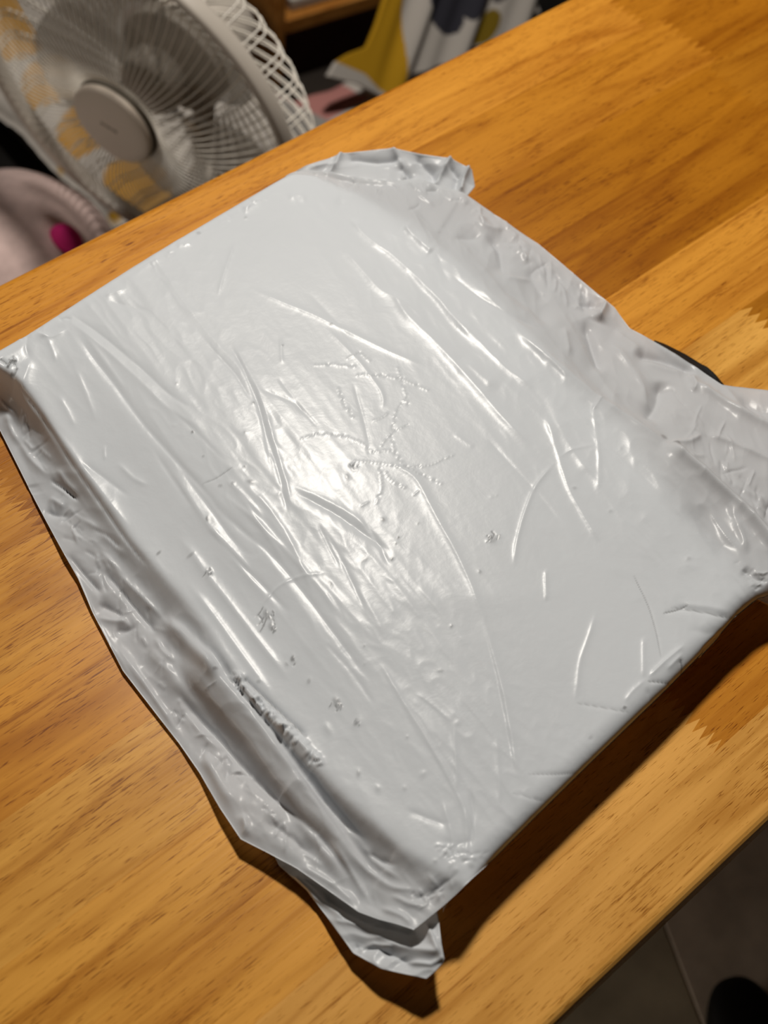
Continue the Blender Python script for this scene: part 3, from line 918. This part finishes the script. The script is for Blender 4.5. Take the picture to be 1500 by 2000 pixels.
ADD += wr * (.42e-3 * ridged(n1) + .16e-3 * ridged(n4)) + (.08 + .9 * outm + .35 * upr) * .5e-3 * ridged(n2) + (.18e-3 + 1.3e-3 * outm + .25e-3 * upr) * n3
Z = Z + ADD * (.35 + .65 * bfade)
Z = np.maximum(Z, .0012)
P3 = np.stack([BX, BY, Z + TZ], -1)
thin = np.clip(outm, 0, 1)

# skirt: film rolled over the edge and tucked under the parcel
ring = np.concatenate([P3[:, 0], P3[-1, 1:], P3[-2::-1, -1], P3[0, -2:0:-1]])
ring_i = np.concatenate([np.arange(NU) * NV, (NU - 1) * NV + np.arange(1, NV), np.arange(NU - 2, -1, -1) * NV + NV - 1, np.arange(NV - 2, 0, -1)])
amt = np.concatenate([np.ones(NU), np.zeros(NV - 1), near_box[-2::-1], np.zeros(NV - 2)])
thr = np.concatenate([thin[:, 0], thin[-1, 1:], thin[-2::-1, -1], thin[0, -2:0:-1]])
cen = np.array([.39, .36])
ctr = cen[None] - ring[:, :2]
tan = np.roll(ring[:, :2], -6, 0) - np.roll(ring[:, :2], 6, 0)
nrm = np.stack([tan[:, 1], -tan[:, 0]], 1); nrm /= np.linalg.norm(nrm, axis=1)[:, None] + 1e-9
nrm *= np.sign((nrm * ctr).sum(1))[:, None]
V = [P3.reshape(-1, 3)]; Fc = [grid_faces(NU, NV)]
prev = ring_i; base = NU * NV
zb = ring[:, 2] - TZ
for inn, dn in ((.0006, .0020), (.0030, .0060), (.010, .0120), (.020, .022), (.032, 1.0)):
    lay = ring.copy()
    a_in = amt * inn + (1 - amt) * min(inn, .0012); a_dn = amt * dn + (1 - amt) * min(dn, .0005) * np.where(zb > .002, 1, .4)
    lay[:, :2] += nrm * a_in[:, None]
    lay[:, 2] = np.maximum(lay[:, 2] - a_dn, TZ + .0006)
    idx = base + np.arange(len(lay))
    Fc.append(np.stack([prev, np.roll(prev, -1), np.roll(idx, -1), idx], -1))
    V.append(lay); prev = idx; base += len(lay)
V = np.concatenate(V); Fc = np.concatenate(Fc)[:, ::-1]
me = mesh_np('top_film', V, Fc)
ns = (len(V) - NU * NV) // len(ring)
attr(me, 'wear_shade', np.concatenate([np.clip(WEAR_SHADE, 0, 1).ravel()] + [np.zeros(len(ring))] * ns))
attr(me, 'thin', np.concatenate([thin.ravel()] + [thr] * ns))
link('top_film', me, M['film'], bag)

# boxed contents held in the film (keeps the bag opaque, gives it its flat shape)
inner = resample(np.concatenate([boxpoly, boxpoly[:1]]), 90)[:-1]
cc = inner.mean(0)
inn = cc + (inner - cc) * .93
vv = np.concatenate([np.c_[inn, np.full(len(inn), TZ + .0005)], np.c_[inn, np.full(len(inn), TZ + .010)]])
bm = bmesh.new()
bv = [bm.verts.new(p) for p in vv]; n = len(inn)
bm.faces.new(bv[:n][::-1]); bm.faces.new(bv[n:])
for k in range(n): bm.faces.new((bv[k], bv[(k + 1) % n], bv[n + (k + 1) % n], bv[n + k]))
bmesh.ops.recalc_face_normals(bm, faces=bm.faces)
link('packed_box', bm_mesh('packed_box', bm), M['core'], bag)


def patch(name, cb, ct, cl, cr, nu, nv, feats, crumple, mat, parent, thinv=1.0, label=None, seed=0):
    """film scrap between four pixel lines (px, py, mm) with folds"""
    b3 = [to_xyz(c, n_, 1)[0] for c, n_ in ((cb, nu), (ct, nu), (cl, nv), (cr, nv))]
    S_ = coons(*b3)
    px, py = project(S_)
    add = np.zeros(px.shape)
    for pts, wpx, amp in feats:
        d, t = seg_dist(px, py, np.array(pts, float))
        add += amp / 1000 * np.exp(-np.sqrt((d / wpx) ** 2 + .05) * 1.5 + .33)
    add += crumple / 1000 * (ridged(sample(T2, px / 2.2 + seed * 50, py / 2.2)) - .3)
    u = np.linspace(0, 1, nu)[:, None]; v = np.linspace(0, 1, nv)[None]
    S_[..., 2] = np.maximum(S_[..., 2] + add * smooth01(np.minimum(np.minimum(u, 1 - u), np.minimum(v, 1 - v)) / .06 + .35), TZ + .0012)
    me = mesh_np(name, S_.reshape(-1, 3), grid_faces(nu, nv))
    attr(me, 'wear_shade', np.zeros(nu * nv)); attr(me, 'thin', np.full(nu * nv, thinv))
    o = link(name, me, mat, parent)
    sol = o.modifiers.new('thickness', 'SOLIDIFY'); sol.thickness = .0003; sol.offset = -1
    if label: o['label'] = label
    return o


# lower film layer peeking out at the open bottom corner
patch('lower_film',
      [(500, 1600, 6), (560, 1650, 6), (640, 1700, 8), (720, 1745, 9), (800, 1770, 13), (850, 1765, 20)],
      [(545, 1690, 3), (600, 1740, 4), (645, 1800, 6), (690, 1862, 9), (745, 1893, 13), (800, 1905, 17), (833, 1912, 19)],
      [(500, 1600, 6), (545, 1690, 3)],
      [(850, 1765, 20), (858, 1800, 23), (862, 1840, 24), (868, 1878, 22), (850, 1898, 20), (833, 1912, 19)],
      150, 70,
      [([(580, 1720), (680, 1800), (780, 1850), (845, 1860)], 14, 3.0), ([(640, 1755), (720, 1800), (800, 1820)], 22, -6.0), ([(700, 1850), (740, 1852), (800, 1880)], 10, -2.5),
       ([(705, 1852), (730, 1845), (760, 1850)], 7, 2.0), ([(800, 1880), (840, 1885), (865, 1872)], 6, 2.0), ([(835, 1810), (850, 1850), (862, 1872)], 6, 2.5), ([(660, 1800), (700, 1806), (740, 1800)], 6, .9)],
      .8, M['film'], bag, .6, seed=1)
# crumpled corner standing behind the far edge
patch('corner_fold',
      [(575, 345, 27), (650, 352, 24), (720, 368, 22), (790, 378, 21), (850, 385, 20), (905, 392, 17)],
      [(572, 338, 30), (600, 322, 28), (640, 310, 27), (668, 299, 27), (700, 296, 26), (768, 289, 29), (800, 296, 28), (840, 303, 27), (880, 309, 27), (905, 322, 25), (922, 332, 23)],
      [(575, 345, 27), (572, 338, 30)],
      [(905, 392, 17), (928, 364, 17), (922, 332, 23)],
      150, 50,
      [([(768, 289), (786, 325), (790, 350)], 7, 3.5), ([(690, 308), (740, 314), (775, 310)], 9, -4.0), ([(786, 330), (800, 345), (795, 360)], 8, -5.0), ([(880, 309), (862, 340), (850, 362)], 7, 5.0),
       ([(820, 310), (845, 335), (850, 350)], 10, -5.0), ([(665, 300), (655, 325), (640, 345)], 7, 4.0), ([(915, 330), (905, 350), (900, 372)], 6, 5.0), ([(885, 330), (895, 345), (890, 365)], 8, -4.0), ([(610, 330), (640, 322), (650, 330)], 6, 2.0)],
      .7, M['film'], bag, .7, seed=2)
# dark inner lining showing at the right edge
lin = patch('black_lining',
            [(1275, 680, 10), (1350, 722, 9), (1400, 757, 9), (1420, 768, 8)],
            [(1278, 664, 3), (1300, 672, 3), (1340, 692, 3), (1372, 712, 4), (1380, 716, 4), (1398, 732, 4), (1413, 750, 5), (1418, 756, 6)],
            [(1275, 680, 10), (1278, 664, 3)], [(1420, 768, 8), (1418, 756, 6)],
            60, 12, [([(1378, 712), (1400, 740)], 5, 1.0)], .5, M['lining'], bag, 0, 'black inner lining showing along the bag edge', 3)

# ------------------------------------------------------------------ fan
FC = Vector((.677, 1.011, TZ - .275))
FN = Vector((-.944, -.309, -.113)).normalized()
fan = thing('standing_fan', 'pale grey pedestal fan with wire grille beyond the far table edge', 'fan', (.76, 1.035, 0))
ux = Vector((0, 0, 1)).cross(FN).normalized(); uy = FN.cross(ux)
FM = Matrix.Translation(FC) @ Matrix((ux, uy, FN)).transposed().to_4x4()      # local Z = facing


def fput(name, me, mat, parent=fan, rot=0.0):
    o = link(name, me, mat, parent)
    o.matrix_basis = FM @ Matrix.Rotation(rot, 4, 'Z')
    return o


RF = .200
rim = lathe('rim', [(RF - .003, -.010), (RF + .002, -.010), (RF + .004, -.006), (RF + .004, .006), (RF + .002, .010), (RF - .003, .010), (RF - .005, .006), (RF - .005, -.006), (RF - .003, -.010)], 96)
fput('rim', rim, M['fanw'])
hub = lathe('hub_cap', [(.0001, .043), (.036, .0426), (.044, .0415), (.0472, .0400), (.0484, .038), (.0484, .0345), (.046, .034), (.0001, .034)], 64)
fput('hub_ring', lathe('hub_ring', [(.0001, .0335), (.043, .0335), (.044, .030), (.050, .028), (.050, .023), (.043, .022), (.0001, .022)], 64), M['fandark'])
hb = fput('hub_cap', hub, M['fanhub'])
# small worn maker's mark, not readable in the photograph: a low row of ticks
bm = bmesh.new()
for k in range(7):
    hh = (.0022, .0014, .0018)[k % 3]
    box_bm(bm, (-.0105 + k * .003, -hh, .0424), (-.0083 + k * .003, hh, .0431), 0)
mk = link('printed_mark', bm_mesh('printed_mark', bm), M['mark'], hb)
mk.matrix_parent_inverse = Matrix.Identity(4)
mk.matrix_basis = Matrix.Rotation(math.radians(-8), 4, 'Z')
NF = 104
pts = []
for t in np.linspace(0, 1, 11):
    r = .047 + t * (RF - .003 - .047)
    a = .16 * t * t
    pts.append((r * math.cos(a), r * math.sin(a), .026 + .020 * math.sin(math.pi * t ** .8) * (1 - t) + (-.022) * t ** 3))
v, f = tube(pts, .0008, 4)
wf = mesh_np('front_wire', v, f)
for k in range(NF):
    fput('front_wire', wf, M['fanwire'], fan, 2 * math.pi * k / NF)
pts = []
for t in np.linspace(0, 1, 13):
    if t < .45:
        s = t / .45
        pts.append(((RF - .001) + .006 * math.sin(s * math.pi / 2), 0, -.004 - s * .034))
    else:
        s = (t - .45) / .55
        a = s * math.pi / 2
        pts.append((.055 + (RF + .005 - .055) * math.cos(a) ** .8, .05 * s, -.038 - .034 * math.sin(a)))
v, f = tube(pts, .0012, 4)
wr_ = mesh_np('rear_wire', v, f)
NR = 84
for k in range(NR):
    fput('rear_wire', wr_, M['fanwire'], fan, 2 * math.pi * (k + .25 * (-1) ** k) / NR)
fput('rear_hub', lathe('rear_hub', [(.0001, -0.069), (.06, -0.069), (.064, -0.071), (.064, -0.075), (.06, -0.077), (.0001, -0.077)], 40), M['fanw'])
fput('motor_housing', lathe('motor_housing', [(.0001, -0.077), (.058, -0.077), (.062, -0.090), (.060, -0.130), (.050, -0.160), (.030, -0.175), (.0001, -0.179)], 40), M['fanw'])
# blades at rest
nb = 5
bu, bv_ = 20, 10
for k in range(nb):
    vs = []
    for i in range(bu):
        t = i / (bu - 1); r = .030 + t * .138
        half = math.radians(13 + 22 * math.sin(math.pi * min(1, t * .80 + .12)))
        for j in range(bv_):
            s = j / (bv_ - 1) * 2 - 1
            rr_ = r - .018 * t ** 3 * s * s
            a = s * half + .35 * t
            vs.append((rr_ * math.cos(a), rr_ * math.sin(a), -.032 + s * .016 * (1 - .3 * t)))
    me = mesh_np('blade', np.array(vs), grid_faces(bu, bv_))
    o = fput('blade', me, M['blade'], fan, 2 * math.pi * k / nb + .55)
    sol = o.modifiers.new('thickness', 'SOLIDIFY'); sol.thickness = .0018
fput('spinner', lathe('spinner', [(.0001, -.020), (.028, -.022), (.036, -.026), (.038, -.050), (.0001, -.052)], 40), M['fanw'])
pole_x, pole_y = .80, 1.05
me = lathe('pole', [(.0001, .03), (.020, .03), (.020, .25), (.013, .255), (.013, TZ - .275 + .0), (.0001, TZ - .275)], 32)
o = link('pole', me, M['fanw'], fan, (0, 0, 0)); o.matrix_parent_inverse = Matrix.Identity(4); o.location = (pole_x - .76, pole_y - 1.035, 0)
me = lathe('base', [(.0001, .034), (.03, .034), (.05, .026), (.098, .016), (.105, .010), (.105, 0), (.0001, 0)], 56)
o = link('base', me, M['fanw'], fan); o.matrix_parent_inverse = Matrix.Identity(4); o.location = (pole_x - .76, pole_y - 1.035, 0)

# ------------------------------------------------------------------ bedding behind
WHITE = (.50, .46, .42); YEL = (.52, .27, .045); YEL2 = (.50, .27, .012); PINK = (.46, .20, .18); NAVY = (.035, .034, .045); GREYC = (.30, .28, .26)


def paint(px, py, shapes, base):
    c = np.empty(px.shape + (3,)); c[:] = base
    for kind, data, col in shapes:
        if kind == 'p':
            m_ = inside(px, py, np.array(data, float))
        else:
            x0, y0, a, b_, an = data
            q, s = math.cos(an), math.sin(an)
            m_ = (((px - x0) * q + (py - y0) * s) / a) ** 2 + ((-(px - x0) * s + (py - y0) * q) / b_) ** 2 < 1
        c[m_] = col
    return c


# folded duvet on the floor, left edge along the table's depth
def duvet():
    nu, nv = 190, 190
    X, Yv = np.meshgrid(np.linspace(0, 1, nu), np.linspace(0, 1, nv), indexing='ij')
    x = .735 + X * .56
    yb = 1.80 - .585 * smooth01((x - .98) / .10)
    y0 = 1.158 - .065 * smooth01((x - .92) / .09)
    y = y0 + Yv * (yb - y0)
    xx = x * 60; yy = y * 60
    zt = -.58 + .006 * sample(T3, xx * 3, yy * 3) + .004 * sample(T2, xx * 5, yy * 5)
    e = np.minimum(np.minimum(X * .56, (1 - X) * .56), np.minimum(Yv * (yb - y0), (1 - Yv) * (yb - y0)))
    q = np.clip(e / .035, 0, 1)
    zt = zt - .035 * (1 - np.sqrt(1 - (1 - q) ** 2))
    zt = zt - .022 * smooth01((x - 1.0) / .06)
    # ribbed hem at the left edge
    zt += np.where(X < .05, .0007 * np.sin(y * 240), 0)
    P_ = np.stack([x, y, zt + TZ], -1)
    px, py = project(P_)
    sh = [('p', [(-60, -60), (10, -40), (85, 95), (60, 110), (-20, 125)], YEL), ('e', (100, 170, 58, 62, 0), YEL), ('p', [(70, 210), (140, 190), (160, 210), (118, 240), (85, 285), (60, 260)], WHITE),
          ('e', (170, 265, 60, 66, .4), YEL), ('p', [(135, 320), (196, 285), (230, 310), (195, 370)], WHITE), ('e', (270, 365, 72, 60, .6), YEL), ('e', (122, 325, 9, 14, .5), YEL2), ('e', (224, 425, 16, 9, .5), YEL2),
          ('e', (300, 105, 55, 30, .75), NAVY), ('e', (365, 165, 60, 24, .85), NAVY), ('e', (300, 40, 60, 26, .2), (.36, .28, .25)), ('p', [(430, 20), (480, 80), (540, 190), (430, 140)], (.22, .17, .10)),
          ('p', [(545, 185), (640, 140), (720, 160), (735, 185), (640, 235), (570, 205)], PINK), ('p', [(632, 120), (690, 120), (740, 180), (735, 200), (640, 150)], WHITE),
          ('p', [(560, 195), (650, 240), (560, 290), (530, 220)], GREYC)]
    col = paint(px, py, sh, WHITE)
    # sides down to the floor
    me = mesh_np('duvet', P_.reshape(-1, 3), grid_faces(nu, nv))
    ring_ = np.concatenate([np.arange(nu) * nv, (nu - 1) * nv + np.arange(1, nv), np.arange(nu - 2, -1, -1) * nv + nv - 1, np.arange(nv - 2, 0, -1)])
    rp = P_.reshape(-1, 3)[ring_]
    V_l = [P_.reshape(-1, 3)]; F_l = [grid_faces(nu, nv)]; pv = ring_; bs = nu * nv; cl = [col.reshape(-1, 3)]
    for z_, off in ((.07, .006), (.03, .004), (.002, 0.0)):
        l_ = rp.copy(); l_[:, 2] = z_; l_[:, 0] = np.maximum(l_[:, 0], .735 + .05)
        ix = bs + np.arange(len(l_)); F_l.append(np.stack([pv, np.roll(pv, -1), np.roll(ix, -1), ix], -1)); V_l.append(l_); pv = ix; bs += len(l_)
        cl.append(col.reshape(-1, 3)[ring_])
    me = mesh_np('folded_duvet', np.concatenate(V_l), np.concatenate(F_l)[:, ::-1])
    vcol(me, 'print', np.concatenate(cl))
    o = link('folded_duvet', me, M['print'])
    o['label'] = 'white duvet with yellow petals and a pink patch lying behind the fan'; o['category'] = 'duvet'
    return o


duvet()


# blanket heaped to the right: yellow panel, white panel with dark ovals
def blanket():
    nu, nv = 150, 90
    bottom = round_line([(640, 160), (700, 175), (745, 200), (800, 165), (900, 125), (1000, 75), (1060, 40)], nu, 2)
    top = round_line([(656, 133), (682, 117), (716, 104), (735, 60), (752, 10), (775, -60), (880, -70), (1035, -60)], nu, 2)
    lf = resample([(640, 160), (656, 133)], nv); rt = resample([(1060, 40), (1035, -60)], nv)
    S_ = coons(bottom, top, lf, rt)
    px, py = S_[..., 0], S_[..., 1]
    # slope leaning away from the viewer, folds run up the slope
    d = np.stack([px - 750, py - 1000, np.full(px.shape, F)], -1) @ RM
    k = 1.5
    t2 = (-.575 - k * 1.13 - CZ) / (d[..., 2] - k * d[..., 1])        # z = -.575 + k (y - 1.13)
    P_ = d * t2[..., None]
    U = px * 1.0 + py * .35
    fold = .006 * np.sin(U / 14.0 + 1.0 * sample(T3, px / 9, py / 9)) + .004 * np.sin(U / 8.1 + 2)
    fw = smooth01((px - 700) / 120)
    P_[..., 1] += fold * fw
    P_[..., 2] += CZ + TZ + .010
    P_[..., 2] = np.maximum(P_[..., 2], .01)
    col = paint(px, py, [('p', [(600, 60), (788, -100), (788, 220), (740, 186), (712, 156), (650, 138)], YEL2), ('p', [(640, 165), (655, 132), (712, 156), (742, 190), (700, 230)], WHITE),
                         ('e', (868, -5, 38, 88, -.12), NAVY), ('e', (925, -10, 30, 58, .35), NAVY), ('e', (952, 68, 16, 40, .55), (.20, .13, .01)), ('e', (985, -10, 12, 34, .5), (.10, .09, .09))], WHITE)
    me = mesh_np('draped_blanket', P_.reshape(-1, 3), grid_faces(nu, nv))
    vcol(me, 'print', col.reshape(-1, 3))
    o = link('draped_blanket', me, M['print'])
    sol = o.modifiers.new('thickness', 'SOLIDIFY'); sol.thickness = .008; sol.offset = -1
    o['label'] = 'rumpled blanket with a mustard panel and dark ovals on white, beyond the table'; o['category'] = 'blanket'


blanket()


def lump(name, c, rad, rot=0, seed=0, amp=.06, n=40, e=2.0, mat=None, parent=None):
    """soft lump: superellipsoid with a noisy surface resting on its base"""
    u = np.linspace(0, 2 * np.pi, n * 2, endpoint=False)[:, None]; v = np.linspace(-np.pi / 2, np.pi / 2, n)[None]
    sg = lambda a, p: np.sign(a) * np.abs(a) ** p
    p = 2 / e
    x = sg(np.cos(v), p) * sg(np.cos(u), p); y = sg(np.cos(v), p) * sg(np.sin(u), p); z = sg(np.sin(v), p) * np.ones_like(u)
    nn = 1 + amp * (sample(T3, x * 40 + seed * 20, y * 40 + z * 50) * .6 + .3 * sample(T2, x * 30 + seed, z * 30 + y * 12))
    P_ = np.stack([x * rad[0] * nn, y * rad[1] * nn, z * rad[2] * nn], -1)
    q, s = math.cos(rot), math.sin(rot)
    P_ = np.stack([P_[..., 0] * q - P_[..., 1] * s, P_[..., 0] * s + P_[..., 1] * q, P_[..., 2]], -1) + np.array(c)
    P_[..., 2] = np.maximum(P_[..., 2], .002)
    me = mesh_np(name, P_.reshape(-1, 3), grid_faces(2 * n, n, True))
    return link(name, me, mat, parent)


# plush toy at the left
pc = at(22, 470, -.50)
plush = thing('plush_cushion', 'pale pink fleece cushion with a magenta patch at the far left table edge', 'cushion', (pc[0], pc[1], 0))
lump('body', (pc[0] - .02, pc[1] - .02, TZ - .570), (.140, .120, .148), .35, 2, .008, 44, 2.4, M['plush'], plush)
_o = np.array([0, 0, TZ + CZ]); _d = at(128, 470, -.5) - _o; _c = np.array([pc[0] - .02, pc[1] - .02, TZ - .570]); _q = np.array([[math.cos(.35), math.sin(.35), 0], [-math.sin(.35), math.cos(.35), 0], [0, 0, 1]])
for _t in np.linspace(.6, 1.3, 1400):            # where the sight line first meets the cushion
    mp_ = _o + _d * _t
    if (np.abs(_q @ (mp_ - _c) / (.140, .120, .148)) ** 2.4).sum() < 1: break
lump('patch', (mp_[0], mp_[1], mp_[2]), (.014, .020, .022), .5, 5, .03, 18, 2.0, M['magenta'], plush)
bb = at(75, 330, -.66)
lump('gap_filler', (bb[0] - .052, bb[1] + .17, .04), (.042, .26, .04), 0, 9, .06, 36, 2.6, M['black'])  # added black lump, stands in for the dark of the gap
bpy.context.scene.objects['gap_filler']['label'] = 'black lump added to darken the shaded gap between pink cushion and patterned duvet'
bpy.context.scene.objects['gap_filler']['category'] = 'filler'

# wooden tray box with paper, behind the duvet
tp = at(540, 45, -.60)
ta = math.atan2(-.035, .153)
tray = thing('wooden_shelf', 'orange brown wooden shelf with white papers on it, beyond the patterned duvet', 'shelf', (tp[0], tp[1], 0))
TM = Matrix.Translation((tp[0], tp[1], 0)) @ Matrix.Rotation(ta + .06, 4, 'Z')
zt = TZ - .60
for nm, lo_, hi_ in (('side_panel', (0, 0, 0), (.016, .20, zt + .42)), ('side_panel', (.284, 0, 0), (.30, .20, zt + .42)), ('back_panel', (.0162, .19, .06), (.2838, .20, zt + .42)),
                     ('shelf_board', (.0162, .004, zt - .022), (.2838, .1898, zt - .006)), ('front_lip', (.0162, -.002, zt - .024), (.2838, .0038, zt)), ('top_board', (-.004, -.004, zt + .4202), (.304, .204, zt + .436))):
    bm = bmesh.new(); box_bm(bm, lo_, hi_, .0015, TM)
    link(nm, bm_mesh(nm, bm), M['tray'], tray)
bm = bmesh.new(); box_bm(bm, (.0164, .012, 0), (.2836, .018, zt - .0242), .001, TM)
link('dark_plinth', bm_mesh('dark_plinth', bm), M['plinth'], tray)
bm = bmesh.new(); box_bm(bm, (.036, .020, zt - .0058), (.256, .170, zt + .012), .004, TM)
for v_ in bm.verts: v_.co.z += .004 * math.sin(v_.co.x * 90) * math.sin(v_.co.y * 70) if v_.co.z > zt + .003 else 0
o = link('paper_stack', bm_mesh('paper_stack', bm), M['paper'])
o['label'] = 'white paper stack lying on the wooden shelf'; o['category'] = 'paper'

# bottle and grey bin behind the fan grille
bp_ = at(486, 20, -.66)
bot = thing('squeeze_bottle', 'small olive bottle with a dark green cap behind the fan grille', 'bottle', (bp_[0], bp_[1], 0))
o = link('body', lathe('body', [(.0001, 0), (.012, 0), (.013, .004), (.013, .06), (.011, .085), (.010, .09), (.0001, .09)], 32), M['olive'], bot); o.matrix_parent_inverse = Matrix.Identity(4)
o = link('cap', lathe('cap', [(.0001, .09), (.011, .09), (.011, .112), (.009, .115), (.0001, .115)], 24), M['green'], bot); o.matrix_parent_inverse = Matrix.Identity(4)
gb = at(522, 25, -.66)
bm = bmesh.new(); box_bm(bm, (gb[0] - .07, gb[1] + .16, 0.001), (gb[0] + .03, gb[1] + .26, .10), .012)
o = link('grey_bin', bm_mesh('grey_bin', bm, True), M['grey']); o['label'] = 'grey fabric bin between the bottle and the wooden shelf'; o['category'] = 'bin'

# black bag at the upper right, beyond the table
bq = at(1065, 20, -.62)
lump('black_backpack', (bq[0] + .07, bq[1] + .02, .085), (.12, .07, .085), .2, 4, .05, 36, 2.6, M['black'])
o = bpy.context.scene.objects['black_backpack']; o['label'] = 'black cloth backpack right of the patterned blanket at the far table edge'; o['category'] = 'backpack'

# floor mat and slippers under the near table edge
f0 = at(1310, 1840, -.715)
fm = thing('floor_mat', 'brown woven floor mat with a lighter field below the near table edge', 'mat', (f0[0], f0[1], 0))
FMX = Matrix.Translation((f0[0], f0[1], 0)) @ Matrix.Rotation(math.radians(-26), 4, 'Z')
bm = bmesh.new(); box_bm(bm, (0, -.7, .001), (1.0, .35, .008), .002, FMX)
link('field', bm_mesh('field', bm), M['mat_'], fm)
bm = bmesh.new(); box_bm(bm, (-.5, -.7, .001), (-.0008, .35, .0075), .002, FMX)
link('border', bm_mesh('border', bm), M['mat2'], fm)
s0 = at(1370, 2075, -.70)
lump('slipper', (s0[0] + .03, s0[1] - .05, .036), (.045, .10, .027), -.5, 3, .03, 30, 2.4, M['shoe'])
o = bpy.context.scene.objects['slipper']; o['label'] = 'dark slipper on the floor mat at the bottom edge'; o['category'] = 'slipper'
